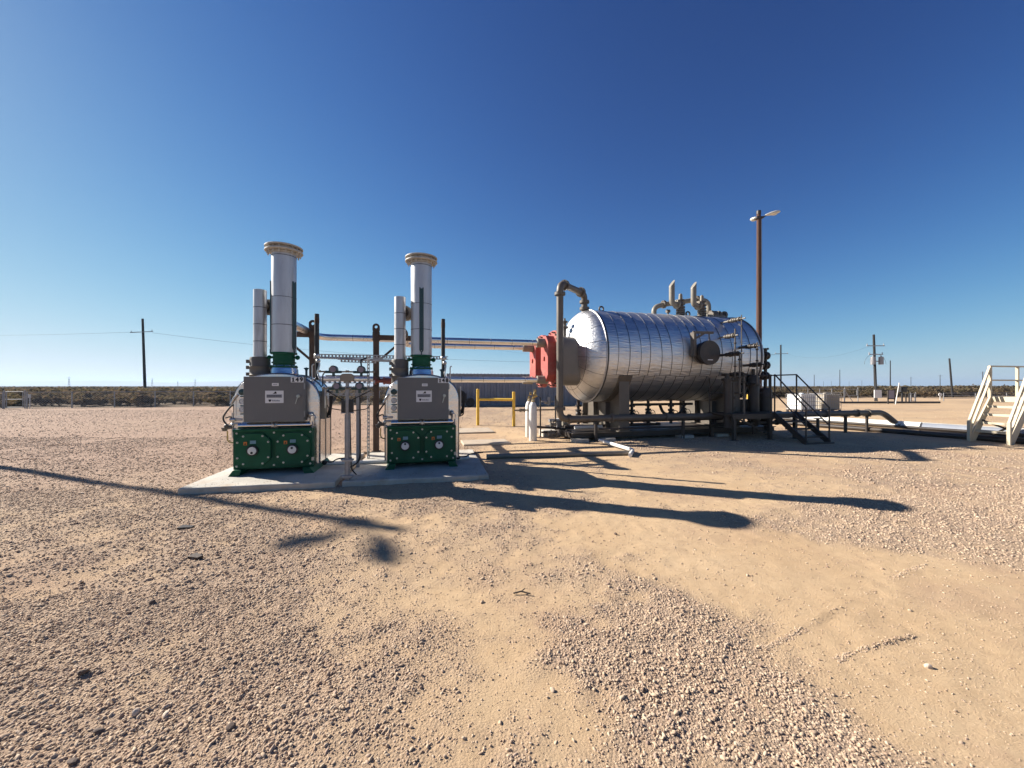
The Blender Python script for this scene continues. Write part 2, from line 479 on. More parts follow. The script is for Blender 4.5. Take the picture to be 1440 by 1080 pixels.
def build_ground():
    xs = axis(-7.5, 8.5, 0.035, -4600, 4600); ys = axis(1.1, 7.5, 0.035, -300, 5200)
    X, Y = np.meshgrid(xs, ys); nx, ny = len(xs), len(ys)
    x, y = X.ravel(), Y.ravel()
    z = ground_h(x, y)
    co = np.stack([x, y, z], 1).astype(np.float32)
    idx = np.arange(nx*ny).reshape(ny, nx)
    q = np.stack([idx[:-1,:-1], idx[:-1,1:], idx[1:,1:], idx[1:,:-1]], -1).reshape(-1, 4).astype(np.int32)
    me = bpy.data.meshes.new("ground")
    me.vertices.add(len(co)); me.vertices.foreach_set("co", co.ravel())
    me.loops.add(q.size); me.loops.foreach_set("vertex_index", q.ravel())
    me.polygons.add(len(q)); me.polygons.foreach_set("loop_start", np.arange(0, q.size, 4, dtype=np.int32))
    me.polygons.foreach_set("use_smooth", np.ones(len(q), bool))
    me.update(calc_edges=True)
    a = me.attributes.new("gravel", 'FLOAT', 'POINT'); a.data.foreach_set("value", gravel_mask(x, y).astype(np.float32))
    rd = sstep(-0.5, -6.0, x)*sstep(4.5, 9.0, y)*np.clip(0.35+1.1*fbm(x*0.35, y*0.35, 4, 83), 0, 0.95)
    a = me.attributes.new("redsoil", 'FLOAT', 'POINT'); a.data.foreach_set("value", rd.astype(np.float32))
    pe = pad_edge(x)
    pd = sstep(0.9, -0.9, y-pe + 1.6*(fbm(x*0.5, y*0.5, 4, 91)-0.5)).astype(np.float32)
    a = me.attributes.new("pad", 'FLOAT', 'POINT'); a.data.foreach_set("value", pd)
    me.materials.append(ground_material())
    o = bpy.data.objects.new("ground", me); COL.objects.link(o)
    tag(o, kind="structure")
    return o
build_ground()

def scatter_group(name, coll):
    ng = bpy.data.node_groups.new(name, 'GeometryNodeTree')
    ng.interface.new_socket("Geometry", in_out='INPUT', socket_type='NodeSocketGeometry')
    ng.interface.new_socket("Geometry", in_out='OUTPUT', socket_type='NodeSocketGeometry')
    N, L = ng.nodes, ng.links
    gi, go = N.new("NodeGroupInput"), N.new("NodeGroupOutput")
    iop = N.new("GeometryNodeInstanceOnPoints")
    ci = N.new("GeometryNodeCollectionInfo"); ci.inputs["Collection"].default_value = coll
    ci.inputs["Separate Children"].default_value = True; ci.inputs["Reset Children"].default_value = True
    def na(nm, ty):
        n = N.new("GeometryNodeInputNamedAttribute"); n.data_type = ty; n.inputs["Name"].default_value = nm
        return n.outputs["Attribute"]
    e2r = N.new("FunctionNodeEulerToRotation")
    L.new(na("rot", 'FLOAT_VECTOR'), e2r.inputs[0])
    L.new(gi.outputs[0], iop.inputs["Points"]); L.new(ci.outputs[0], iop.inputs["Instance"])
    iop.inputs["Pick Instance"].default_value = True
    L.new(na("idx", 'INT'), iop.inputs["Instance Index"])
    L.new(e2r.outputs[0], iop.inputs["Rotation"]); L.new(na("scl", 'FLOAT_VECTOR'), iop.inputs["Scale"])
    L.new(iop.outputs[0], go.inputs[0])
    return ng

def scatter(name, pos, rot, scl, idx, coll, label=None, cat=None):
    me = bpy.data.meshes.new(name)
    me.vertices.add(len(pos)); me.vertices.foreach_set("co", pos.astype(np.float32).ravel())
    for nm, ty, d, key in (("rot", 'FLOAT_VECTOR', rot, "vector"), ("scl", 'FLOAT_VECTOR', scl, "vector"), ("idx", 'INT', idx, "value")):
        a = me.attributes.new(nm, ty, 'POINT')
        a.data.foreach_set(key, d.astype(np.int32 if ty == 'INT' else np.float32).ravel())
    me.update()
    o = bpy.data.objects.new(name, me); COL.objects.link(o)
    md = o.modifiers.new("scatter", 'NODES'); md.node_group = scatter_group(name, coll)
    tag(o, label, cat, kind="stuff")
    return o

# ------------------------------------------------------------------ gravel
def stone_mesh(name, seed, mat, sub=2):
    r = random.Random(seed)
    bm = bmesh.new(); bmesh.ops.create_icosphere(bm, subdivisions=sub, radius=1.0)
    sx, sy, sz = r.uniform(0.85,1.3), r.uniform(0.7,1.0), r.uniform(0.5,0.8)
    pl = []
    for k in range(9):
        d = Vector((r.gauss(0,1), r.gauss(0,1), r.gauss(0,1))).normalized()
        pl.append((d, r.uniform(0.62, 0.9)))
    for v in bm.verts:
        for d, h in pl:
            t = v.co.dot(d)-h
            if t > 0: v.co -= d*t
        v.co = Vector((v.co.x*sx, v.co.y*sy, v.co.z*sz))
    me = bpy.data.meshes.new(name); bm.to_mesh(me); bm.free()
    me.materials.append(mat)
    return me

def tint_material(name, cols):
    m = random_tint(name, cols); nt = m.node_tree
    cr = next(n for n in nt.nodes if n.bl_idname == 'ShaderNodeValToRGB')
    nt.links.new(attr(nt, "tint"), cr.inputs[0]); return m
M['stone'] = tint_material("gravel_stone", [(0,(0.32,0.225,0.16)),(0.25,(0.42,0.305,0.212)),(0.55,(0.48,0.36,0.25)),(0.8,(0.52,0.41,0.295)),(0.95,(0.39,0.285,0.215)),(1,(0.23,0.16,0.125))])
PADS_XY = []      # filled with footprints that gravel must stay off
def keep_off(x, y):
    ok = np.ones(len(x), bool)
    for (ox, oy, rz, w, d) in PADS_XY:
        dx, dy = x-ox, y-oy; c, s = math.cos(rz), math.sin(rz)
        a, b = dx*c+dy*s, -dx*s+dy*c
        ok &= ~((a > -0.03) & (a < w+0.03) & (b > -0.03) & (b < d+0.03))
    return ok

def ring(n, d0, d1, spread=1.45):
    d = np.sqrt(RNG.uniform(d0*d0, d1*d1, n)); t = RNG.uniform(-spread, spread, n)
    return d*t, d

def stone_arrays(sub, kinds, seed0):
    out = []
    for k in range(kinds):
        me = stone_mesh("tmp_stone", seed0+k, M['stone'], sub)
        v = np.empty(len(me.vertices)*3, np.float32); me.vertices.foreach_get("co", v)
        f = np.empty(len(me.polygons)*3, np.int32); me.loops.foreach_get("vertex_index", f)
        out.append((v.reshape(-1,3), f.reshape(-1,3))); bpy.data.meshes.remove(me)
    return np.stack([o[0] for o in out]), np.stack([o[1] for o in out])

def rock_mesh(name, pos, rot, scl, tint, sub, kinds, seed0):
    KV, KF = stone_arrays(sub, kinds, seed0); n = len(pos); nv, nf = KV.shape[1], KF.shape[1]
    idx = RNG.integers(0, kinds, n)
    cx, sx, cy, sy, cz, sz = np.cos(rot[:,0]), np.sin(rot[:,0]), np.cos(rot[:,1]), np.sin(rot[:,1]), np.cos(rot[:,2]), np.sin(rot[:,2])
    RM = np.empty((n,3,3), np.float32)
    RM[:,0] = np.stack([cz*cy, cz*sy*sx-sz*cx, cz*sy*cx+sz*sx],1)
    RM[:,1] = np.stack([sz*cy, sz*sy*sx+cz*cx, sz*sy*cx-cz*sx],1)
    RM[:,2] = np.stack([-sy, cy*sx, cy*cx],1)
    co = np.einsum('nij,nvj->nvi', RM, KV[idx]*scl[:,None,:].astype(np.float32)) + pos[:,None,:].astype(np.float32)
    fc = (KF[idx] + (np.arange(n, dtype=np.int32)*nv)[:,None,None]).reshape(-1)
    me = bpy.data.meshes.new(name)
    me.vertices.add(n*nv); me.vertices.foreach_set("co", co.astype(np.float32).ravel())
    me.loops.add(len(fc)); me.loops.foreach_set("vertex_index", fc.astype(np.int32))
    me.polygons.add(n*nf); me.polygons.foreach_set("loop_start", np.arange(0, n*nf*3, 3, dtype=np.int32))
    me.update(calc_edges=True)
    a = me.attributes.new("tint", 'FLOAT', 'POINT'); a.data.foreach_set("value", np.repeat(tint, nv).astype(np.float32))
    me.materials.append(M['stone'])
    o = bpy.data.objects.new(name, me); COL.objects.link(o)
    return tag(o, "loose tan and brown gravel strewn over the yard", "gravel", kind="stuff")

def build_gravel():
    PX, PY, SZ = [], [], []
    for n, d0, d1, s0 in ((95000, 1.35, 3.0, 0.0064), (110000, 3.0, 6.0, 0.0088), (100000, 6.0, 12.0, 0.0125), (60000, 12.0, 26.0, 0.017)):
        x, y = ring(int(n*1.2), d0, d1, 1.75); n = len(x)
        g = gravel_mask(x, y)
        keep = RNG.uniform(0, 1, n) < (0.16 + 0.84*g**1.3)
        keep &= keep_off(x, y)
        x, y, g = x[keep], y[keep], g[keep]
        s = s0*0.80*np.exp(np.clip(RNG.normal(0, 0.42, len(x)), -1, 0.85))*(0.68+0.4*g)
        PX.append(x); PY.append(y); SZ.append(s)
    x, y = ring(900, 1.4, 9.0); k = keep_off(x, y) & (RNG.uniform(0,1,len(x)) < 0.25+gravel_mask(x, y)); x, y = x[k], y[k]
    PX.append(x); PY.append(y); SZ.append(0.0112*np.exp(np.clip(RNG.normal(0, 0.33, len(x)), -1, 0.7)))
    for a, b, n in (((1073,910),(1133,883),420),((1252,813),(1302,793),260),((1178,926),(1192,918),120),((1190,919),(1285,892),260),((1135,882),(1250,815),70)):
        pa, pb = gnd(*a), gnd(*b); t = RNG.uniform(0, 1, n)
        PX.append(pa.x+(pb.x-pa.x)*t+RNG.normal(0,0.012,n)); PY.append(pa.y+(pb.y-pa.y)*t+RNG.normal(0,0.012,n)); SZ.append(RNG.uniform(0.0025,0.0075,n))
    x, y, s = map(np.concatenate, (PX, PY, SZ))
    z = ground_h(x, y) + s*RNG.uniform(-0.35, 0.4, len(s))
    for (ox, oy, rz, w, d) in PADS_XY[:2]:          # grit kicked onto the two heater pads
        a, b = RNG.uniform(0.02, w-0.02, 200), np.abs(RNG.normal(0, 0.35, 200))+0.02
        x = np.append(x, ox+a*math.cos(rz)-b*math.sin(rz)); y = np.append(y, oy+a*math.sin(rz)+b*math.cos(rz))
        sz = RNG.uniform(0.003, 0.009, 200); s = np.append(s, sz); z = np.append(z, 0.098+sz*0.3)
    n = len(x)
    rot = np.stack([RNG.normal(0,0.35,n), RNG.normal(0,0.35,n), RNG.uniform(0,6.28,n)], 1)
    scl = np.stack([s*RNG.uniform(0.9,1.35,n), s*RNG.uniform(0.75,1.0,n), s*RNG.uniform(0.65,1.1,n)], 1)
    pos = np.stack([x,y,z],1); tint = RNG.uniform(0,1,n)
    near = (s/y) > 0.0042
    for nm, m_, sub in (("gravel", ~near, 1), ("coarse_gravel", near, 2)):
        rock_mesh(nm, pos[m_], rot[m_], scl[m_], tint[m_], sub, 8, 100)
    print("gravel", n, near.sum())

# ------------------------------------------------------------------ desert scrub
def bush_mesh(name, seed, mats, n=420, h=1.0, w=1.0, leaf=0.06):
    r = random.Random(seed); mb = MB()
    mb.mat(0)
    tips = []
    for k in range(16):
        a = r.uniform(0, 6.28); t = r.uniform(0.15, 1.0)
        q = Vector((math.cos(a)*w*0.5*t, math.sin(a)*w*0.5*t, h*r.uniform(0.55, 0.95)*(1.05-0.35*t)))
        mid = q*0.5 + Vector((r.uniform(-.05,.05), r.uniform(-.05,.05), 0.05))
        mb.tube([(0,0,-0.05), mid, q], 0.008, 4); tips.append((mid, q))
    mb.mat(1)
    for k in range(n):
        a, b = r.choice(tips)
        c = a.lerp(b, r.uniform(0.1, 1.12)) + Vector((r.gauss(0,.075)*w, r.gauss(0,.075)*w, r.gauss(0,.06)*h))
        if c.z < 0.03: c.z = 0.03 + r.random()*0.1
        d = Vector((r.gauss(0,1), r.gauss(0,1), r.gauss(0,1))).normalized(); x, y = perp(d)
        s = leaf*r.uniform(0.5, 1.4)
        mb.cur = 1 if r.random() < 0.7 else 2
        mb.add([c-x*s-y*s*.4, c+x*s*.2-y*s*.6, c+x*s+y*s*.4, c-x*s*.2+y*s*.6], [(0,1,2,3)])
    return mb.mesh(name, mats)

M['twig'] = mk("shrub_twig", (0.11,0.085,0.06), 0.9)
M['leafa'] = random_tint("shrub_leaf", [(0,(0.115,0.085,0.042)),(0.5,(0.13,0.105,0.052)),(1,(0.16,0.115,0.065))], 0.9, 0.4)
M['leafb'] = random_tint("shrub_leaf_dry", [(0,(0.16,0.11,0.065)),(0.5,(0.20,0.14,0.085)),(1,(0.13,0.095,0.055))], 0.9, 0.4)
BM = [M['twig'], M['leafa'], M['leafb']]
bushes = bpy.data.collections.new("shrub_kinds")
for k in range(5):
    bushes.objects.link(bpy.data.objects.new("shrub_kind", bush_mesh("shrub_kind", 40+k, BM, 330, 1.0, 1.3, 0.085)))

def build_scrub():
    PX, PY, SZ = [], [], []
    for n, d0, d1, s0 in ((4200, 27, 75, 1.0), (5000, 75, 220, 1.15), (5000, 220, 700, 1.5), (3500, 700, 2200, 2.2)):
        x, y = ring(int(n*1.4), d0, d1, 2.1)
        k = (y > pad_edge(x)+1.2)
        k &= fbm(x*0.05, y*0.05, 3, 13) > 0.36
        x, y = x[k], y[k]
        PX.append(x); PY.append(y); SZ.append(s0*np.exp(RNG.normal(-0.12, 0.28, len(x))))
    x, y, s = map(np.concatenate, (PX, PY, SZ)); n = len(x)
    hz = np.clip(s*RNG.uniform(0.75, 1.15, n), 0.3, 1.55)*np.where(y > 220, 0.95, 1.0)
    right = sstep(0.3, 1.3, x/y)
    hz *= 1 + 0.22*right
    z = ground_h(x, y)
    scatter("desert_scrub", np.stack([x,y,z],1), np.stack([x*0, x*0, RNG.uniform(0,6.28,n)],1),
            np.stack([s*1.15, s*1.15, hz],1), RNG.integers(0,5,n), bushes, "low brown and olive desert scrub beyond the yard", "scrub")
build_scrub()

def build_hills():
    xs = np.linspace(-6500, 2600, 300); ys = np.linspace(0, 700, 14)
    X, Y = np.meshgrid(xs, ys)
    ridge = fbm(xs*0.0016, xs*0+2.2, 5, 71)
    env = 44*np.clip((ridge-0.25)*1.8, 0, 1) + 19
    env *= 1-0.8*sstep(-2500, 1500, xs)
    prof = np.sin(np.linspace(0, math.pi, 14))**0.8
    Zh = env[None,:]*prof[:,None]*(0.85+0.3*fbm(X*0.008, Y*0.008, 3, 8)) - 6
    co = np.stack([X.ravel(), 3000+Y.ravel(), Zh.ravel()],1)
    nx = len(xs); fs = [(j*nx+i, j*nx+i+1, (j+1)*nx+i+1, (j+1)*nx+i) for j in range(13) for i in range(nx-1)]
    mb = MB(); mb.add(co.tolist(), fs)
    o = mb.obj("hills", mk("far_hill_rock", (0.16,0.12,0.09), 0.95, 0, 0.2, 0.01)); tag(o, kind="structure")
build_hills()

def build_haze():
    mb = MB(); mb.span((-7000,-320,-3.2), (5000,5300,62))
    m = bpy.data.materials.new("haze_air"); m.use_nodes = True
    nt = m.node_tree; nt.nodes.remove(nt.nodes["Principled BSDF"])
    v = nt.nodes.new("ShaderNodeVolumePrincipled")
    v.inputs["Color"].default_value = (0.58, 0.77, 1.0, 1); v.inputs["Density"].default_value = 0.00027
    v.inputs["Anisotropy"].default_value = 0.2
    nt.links.new(v.outputs[0], nt.nodes["Material Output"].inputs["Volume"])
    o = mb.obj("haze", m); tag(o, kind="stuff")
build_haze()
# ------------------------------------------------------------------ concrete pads
PA = R(11.5)
def concrete_pad(label, ox, oy, w, d, h, rz=PA, mat='concrete', bev=0.02, name='concrete_pad', cat='concrete slab', group=None):
    t = MB()
    if name == 'concrete_pad':                       # cast edges are never quite straight
        rj = random.Random(int(w*100)); pts = []
        for (ax_, ay_), (bx_, by_) in (((0,0),(w,0)),((w,0),(w,d)),((w,d),(0,d)),((0,d),(0,0))):
            k = 14
            for i in range(k): pts.append((ax_+(bx_-ax_)*i/k+rj.uniform(-.008,.008), ay_+(by_-ay_)*i/k+rj.uniform(-.008,.008)))
        t.prism(pts, (0,0,-0.06), (1,0,0), (0,1,0), (0,0,h+0.06))
    else: t.span((0,0,-0.06), (w,d,h))
    o = t.obj(name, M[mat], None, bev)
    o.location = (ox, oy, 0); o.rotation_euler = (0,0,rz)
    PADS_XY.append((ox, oy, rz, w, d))
    return tag(o, label, cat, group)
pc, ps = math.cos(PA), math.sin(PA)
PAD0 = (-4.90, 5.62)
concrete_pad("sunlit concrete pad under the heater numbered 149", PAD0[0], PAD0[1], 2.16, 2.7, 0.10)
concrete_pad("mostly shaded concrete pad under the heater numbered 148", PAD0[0]+2.26*pc, PAD0[1]+2.26*ps, 2.34, 2.7, 0.095)

# ------------------------------------------------------------------ writing
def text_mesh(txt, size, mat, bold=0.0):
    cu = bpy.data.curves.new("lettering", 'FONT'); cu.body = txt; cu.size = size; cu.extrude = 0.002
    cu.align_x = 'CENTER'; cu.align_y = 'CENTER'; cu.offset = bold; cu.resolution_u = 3
    o = bpy.data.objects.new("lettering", cu); COL.objects.link(o)
    dg = bpy.context.evaluated_depsgraph_get(); dg.update()
    me = bpy.data.meshes.new_from_object(o.evaluated_get(dg))
    bpy.data.objects.remove(o); bpy.data.curves.remove(cu)
    me.materials.clear(); me.materials.append(mat); me.name = "lettering"
    return me

# ------------------------------------------------------------------ fired heaters
def hexbolt(r=0.0125, h=0.02):
    return MB().cyl((0,0,0),(0,-h*0.35,0), r*1.35, n=14).cyl((0,-h*0.35,0),(0,-h,0), r, n=6).mesh("bolt", M['bolt'])
BOLT = hexbolt()

def octagon(cx, cz, w, h, c):
    a, b = w/2, h/2
    return [(cx-a+c,cz-b),(cx+a-c,cz-b),(cx+a,cz-b+c),(cx+a,cz+b-c),(cx+a-c,cz+b),(cx-a+c,cz+b),(cx-a,cz+b-c),(cx-a,cz-b+c)]

def heater(num, digits, loc, rz, label, group, groove_front):
    t = thing("fired_heater", label, "heater", loc, rz, group)
    EX, EZ, EYn = Vector((1,0,0)), Vector((0,0,1)), Vector((0,1,0))
    # jacketed drum
    n = 40; w, top, cx = 0.68, 1.725, 0.665
    prof = []
    for i in range(n+1):
        a = math.pi*(1-i/n)
        prof.append((cx + w*(abs(math.cos(a))**0.85)*math.copysign(1, math.cos(a)), 1.22 + (top-1.22)*math.sin(a)**0.85))
    prof = [(cx-w, 0.12)] + prof + [(cx+w, 0.12)]
    prof = prof[::-1]
    b = MB(); b.prism(prof, (0,0.24,0), EX, EZ, (0,0.84,0))
    body = b.obj("jacket", M['chrome'], t, 0.012)
    s = MB()
    for yy in (0.245, 0.66, 1.07):
        s.tube([(p[0]+(0.004 if p[0]>cx else -0.004), yy, p[1]+0.004) for p in prof], 0.006, 6)
    s.obj("jacket_seam", M['seam'], body)
    fr = MB(); fr.prism([(x*0.985+0.0105, z*0.985+0.01) for x, z in prof], (0,0.215,0), EX, EZ, (0,0.02,0))
    fr.obj("front_plate", M['chrome'], t, 0.004)
    # control panel
    cp = MB(); cp.span((0.215,0.03,0.895), (1.135,0.19,1.665))
    panel = cp.obj("control_panel", M['grey'], t, 0.008)
    for xx in (0.225, 1.05): MB().span((xx,0.19,0.93),(xx+0.075,0.24,1.6)).obj("panel_bracket", M['galv'], t)
    for zz in (1.02, 1.5): MB().cyl((1.142,0.05,zz-0.05),(1.142,0.05,zz+0.05),0.011).obj("hinge", M['galv'], panel)
    hd = MB(); hd.cyl((1.055,0.03,1.33),(1.055,0.0,1.33),0.028).bar((1.06,-0.005,1.35),(1.02,-0.012,1.20),0.022,0.012)
    hd.obj("handle", M['bolt'], panel, 0.002)
    np_ = MB()
    np_.mat(0).span((0.545,0.022,1.215),(0.825,0.03,1.425))
    y0 = 0.0185
    np_.mat(1).span((0.567,y0,1.305),(0.803,0.0215,1.36))
    np_.mat(2)
    for k in range(2):
        x = 0.578
        while x < 0.785:
            ww = random.uniform(0.008, 0.018); np_.span((x,0.0165,1.338-0.023*k),(x+ww,0.0182,1.348-0.023*k)); x += ww+0.004
    np_.mat(2).prism([(0.66,1.372),(0.682,1.388),(0.70,1.412),(0.715,1.406),(0.722,1.374)], (0,y0,0), EX, EZ, (0,0.003,0))
    np_.mat(2).prism([(0.598,1.275),(0.638,1.275),(0.636,1.25),(0.618,1.232),(0.6,1.25)], (0,y0,0), EX, EZ, (0,0.003,0))
    x = 0.652
    np_.mat(3)
    for hh in (0.026,0.018,0.024,0.018,0.018,0.024,0.018,0.018):
        np_.span((x,y0,1.243),(x+0.011,0.0215,1.243+hh)); x += 0.015
    np_.obj("nameplate", [M['label'], M['inkgrey'], M['ink'], M['inkgrey']], panel)
    sl = MB(); sl.mat(0).span((0.648,0.022,1.505),(0.75,0.03,1.555))
    x = 0.668
    sl.mat(1)
    for k in range(5):
        sl.span((x,0.0185,1.522),(x+0.008,0.0215,1.538)); x += 0.013
    sl.obj("small_label", [M['label'], M['inkgrey']], panel)
    st = MB()
    st.span((0.938,0.022,1.566),(1.138,0.03,1.658))
    st.obj("number_plate", M['label'], panel)
    for k, ch in enumerate(digits):
        if ch == '1':
            d1 = MB(); X_ = 0.976; d1.prism([(X_-0.011,1.578),(X_+0.011,1.578),(X_+0.011,1.647),(X_-0.004,1.647),(X_-0.02,1.632),(X_-0.016,1.622),(X_-0.011,1.626)], (0,0.0185,0), EX, EZ, (0,0.003,0))
            d1.span((X_-0.022,0.0187,1.577),(X_+0.022,0.0213,1.588)); d1.obj("number_digit", M['ink'], panel); continue
        share("number_digit", text_mesh(ch, 0.098, M['ink'], 0.0045), panel, (0.972+0.066*k, 0.0205, 1.612), (R(90),0,0))
    # burner end: a flanged box with two octagonal covers
    bp = MB(); bp.span((0.045,0.10,0.105),(1.265,0.42,0.745)); bp.span((0.03,0.115,0.09),(1.28,0.15,0.76))
    bp.span((0.04,0.06,0.735),(1.27,0.4,0.775))
    box = bp.obj("burner_box", M['green'], t, 0.008)
    for px_, pz_ in ((0.09,0.15),(0.09,0.705),(1.225,0.15),(1.225,0.705),(0.655,0.15),(0.655,0.705)):
        share("bolt", BOLT, box, (px_, 0.098, pz_))
    for k, cxx in enumerate((0.35, 0.96)):
        cz = 0.425; W_, H_, C_ = 0.535, 0.555, 0.125
        oc = MB(); oc.prism(octagon(cxx, cz, W_, H_, C_), (0,0.055,0), EX, EZ, (0,0.05,0))
        cov = oc.obj("burner_cover", M['green'], t, 0.005)
        for bx, bz in ((0.145,0.232),(0.232,0.13)):
            for qx_, qz_ in ((1,1),(1,-1),(-1,1),(-1,-1)):
                share("bolt", BOLT, cov, (cxx+qx_*bx, 0.054, cz+qz_*bz))
        sp = MB(); sp.mat(0).lathe((cxx,0.045,cz-0.01), (0,-1,0), [(0.088,0),(0.088,0.028),(0.068,0.034),(0.066,0.02)], 30)
        sp.mat(1).lathe((cxx,0.045,cz-0.01), (0,-1,0), [(0.068,0.02),(0.064,0.04),(0.0001,0.046)], 30)
        dz = -0.032 if k == 0 else 0.034
        dz = {('149',0):-0.032, ('149',1):0.03, ('148',0):0.04, ('148',1):0.036}[(num,k)]
        sp.mat(0).cyl((cxx,0.0,cz-0.01+dz),(cxx,-0.006,cz-0.01+dz),0.019)
        sp.obj("sight_port", [M['ink'], M['white']], cov)
        sk = MB(); sk.mat(0).span((cxx-0.135,0.0385,cz+0.085),(cxx-0.085,0.0425,cz+0.14))
        sk.mat(2).prism([(cxx-0.127,cz+0.092),(cxx-0.093,cz+0.092),(cxx-0.11,cz+0.13)], (0,0.036,0), EX, EZ, (0,0.002,0))
        sk.mat(1).span((cxx-0.04,0.0385,cz+0.105),(cxx+0.05,0.0425,cz+0.16))
        sk.obj("warning_sticker", [M['orange'], M['blue'], M['ink']], cov)
    # skid feet
    for sx, x0 in ((1, 0.0), (-1, 1.31)):
        f = MB(); f.prism([(x0,0),(x0+sx*0.16,0),(x0+sx*0.19,0.10),(x0+sx*0.07,0.10)], (0,0.0,0), EX, EZ, (0,1.15,0))
        f.obj("skid_foot", M['green'], t, 0.004)
    for yy in (0.5, 1.0): MB().span((0.1,yy,0.01),(1.2,yy+0.08,0.1)).obj("skid_crossbeam", M['green'], t)
    # fuel manifold under the panel
    fm = MB(); fm.mat(0).cyl((0.1,0.15,0.83),(1.22,0.15,0.83),0.046); fm.cyl((0.66,0.15,0.83),(0.66,0.15,0.775),0.03)
    fm.tube([(1.2,0.15,0.83),(1.235,0.15,0.83),(1.235,0.15,0.98)],0.036,12,0.05)
    fm.mat(1).flange((0.68,0.15,0.83),(1,0,0),0.066,0.03,6).flange((0.63,0.15,0.83),(1,0,0),0.066,0.03,6)
    fm.cyl((0.655,0.15,0.83),(0.655,0.04,0.83),0.02)
    fm.obj("fuel_manifold", [M['chrome'], M['steel']], t)
    # right hand fittings
    rf = MB(); rf.mat(0).tube([(1.165,0.2,0.96),(1.235,0.18,0.99),(1.27,0.2,0.92)],0.022,8,0.03).sphere((1.205,0.17,1.0),0.045,10)
    rf.mat(1).cyl((1.255,0.12,0.12),(1.255,0.12,0.88),0.014,n=8).cyl((1.225,0.16,0.78),(1.225,0.16,1.02),0.012,n=8)
    rf.mat(0).cyl((1.255,0.12,0.2),(1.255,0.12,0.26),0.026,n=8)
    rf.obj("conduit", [M['steel'], M['galv']], t)
    # gauges on the front plate
    for zz, rr in ((1.40,0.052),(1.24,0.05),(1.10,0.05)):
        g = MB()
        if zz == 1.40:
            g.mat(0).lathe((0.145,0.205,zz),(0,-1,0),[(0.055,0),(0.055,0.05),(0.045,0.055),(0.0001,0.06)],20)
        else:
            g.mat(1).lathe((0.145,0.205,zz),(0,-1,0),[(rr,0),(rr,0.04),(rr-0.008,0.046),(rr-0.008,0.038)],20)
            g.mat(2).lathe((0.145,0.205,zz),(0,-1,0),[(rr-0.008,0.036),(0.0001,0.037)],20)
            g.mat(0).bar((0.145,0.165,zz),(0.165,0.165,zz+0.02),0.006,0.003)
        g.mat(0).span((0.1,0.2,zz-0.085),(0.2,0.214,zz-0.065))
        g.obj("gauge", [M['teal'], M['steel'], M['label']], t)
    # valve cluster and hose on the left side
    vc = MB(); vc.mat(0).cyl((-0.11,0.2,0.8),(-0.02,0.2,0.8),0.028).cyl((-0.13,0.2,0.8),(-0.13,0.2,0.74),0.055,0.03).sphere((-0.1,0.2,0.82),0.045,10)
    vc.mat(1).cyl((-0.02,0.22,0.62),(-0.02,0.22,1.05),0.017).cyl((-0.02,0.22,0.86),(0.1,0.22,0.86),0.022).sphere((-0.02,0.22,0.84),0.036,10).sphere((0.01,0.22,0.76),0.032,10)
    vc.cyl((0.04,0.22,0.93),(0.13,0.22,0.93),0.02).cyl((-0.05,0.2,0.93),(0.03,0.2,0.93),0.03)
    vc.obj("gas_valve", [M['taupe'], M['steel']], t)
    hs = MB(); hs.tube([(0.03,0.25,1.22),(-0.03,0.22,1.18),(-0.10,0.2,1.08),(-0.155,0.2,0.98),(-0.15,0.2,0.92),(-0.11,0.2,0.86)],0.014,8,0.05)
    hs.tube([(-0.12,0.2,0.96),(-0.06,0.2,0.985),(-0.02,0.22,0.96)],0.012,8,0.03)
    hs.obj("hose", M['rubber'], t)
    dl = MB(); dl.tube([(-0.09,0.2,0.74),(-0.09,0.2,0.58),(-0.05,0.2,0.54),(0.03,0.25,0.54)],0.012,8,0.03)
    dl.obj("drain_tube", M['brass'], t)
    gt = MB()
    gt.tube([(-0.005,0.3,0.15),(-0.005,0.3,0.74)],0.012,8); gt.tube([(0.035,0.22,1.0),(0.035,0.22,1.3)],0.008,8)
    gt.tube([(0.06,0.2,1.36),(0.0,0.2,1.28),(-0.04,0.2,1.2)],0.02,8,0.03)
    gt.obj("tubing", M['steel'], t)
    # right rear hoses
    h2 = MB()
    for k in range(4):
        h2.tube([(1.345,0.55+0.05*k,1.42),(1.45+0.02*k,0.5,1.40),(1.46,0.5,1.1-0.06*k),(1.38,0.55,0.92)],0.013,8,0.12)
    h2.obj("hose", M['rubber'], t)
    ge = MB(); ge.mat(0).span((1.343,0.4,0.9),(1.40,0.55,1.45)).mat(1).cyl((1.395,0.38,1.5),(1.395,0.38,1.1),0.012,n=8)
    ge.obj("junction_strip", [M['taupelight'], M['steel']], t)
    # drain line at the foot
    dr = MB(); dr.tube([(1.34,0.5,0.1),(1.50,0.45,0.09),(1.60,0.40,0.16),(1.85,0.42,0.17)],0.012,8,0.05); dr.sphere((1.36,0.5,0.08),0.045,10)
    dr.obj("drain_tube", M['rubber'], t)
    # top fittings
    tf = MB(); tf.mat(0).cyl((1.04,0.55,1.6),(1.04,0.55,1.8),0.02).sphere((1.04,0.55,1.82),0.032,8).cyl((1.0,0.55,1.83),(1.08,0.55,1.83),0.012)
    tf.obj("thermowell", M['teal'], t)
    tf = MB().tube([(1.19,0.35,1.55),(1.19,0.35,1.88),(1.22,0.35,1.9)],0.012,8,0.02).cyl((1.17,0.35,1.57),(1.23,0.35,1.54),0.03)
    tf.obj("sample_tube", M['steel'], t)
    # main stack
    sx_, sy_ = 0.645, 0.62
    stk = MB(); stk.lathe((sx_,sy_,0),(0,0,1),[(0.0,2.1),(0.203,2.1),(0.203,3.11),(0.2055,3.11),(0.2055,3.14),(0.203,3.14),(0.203,4.06),(0.19,4.06),(0.19,3.0)],36)
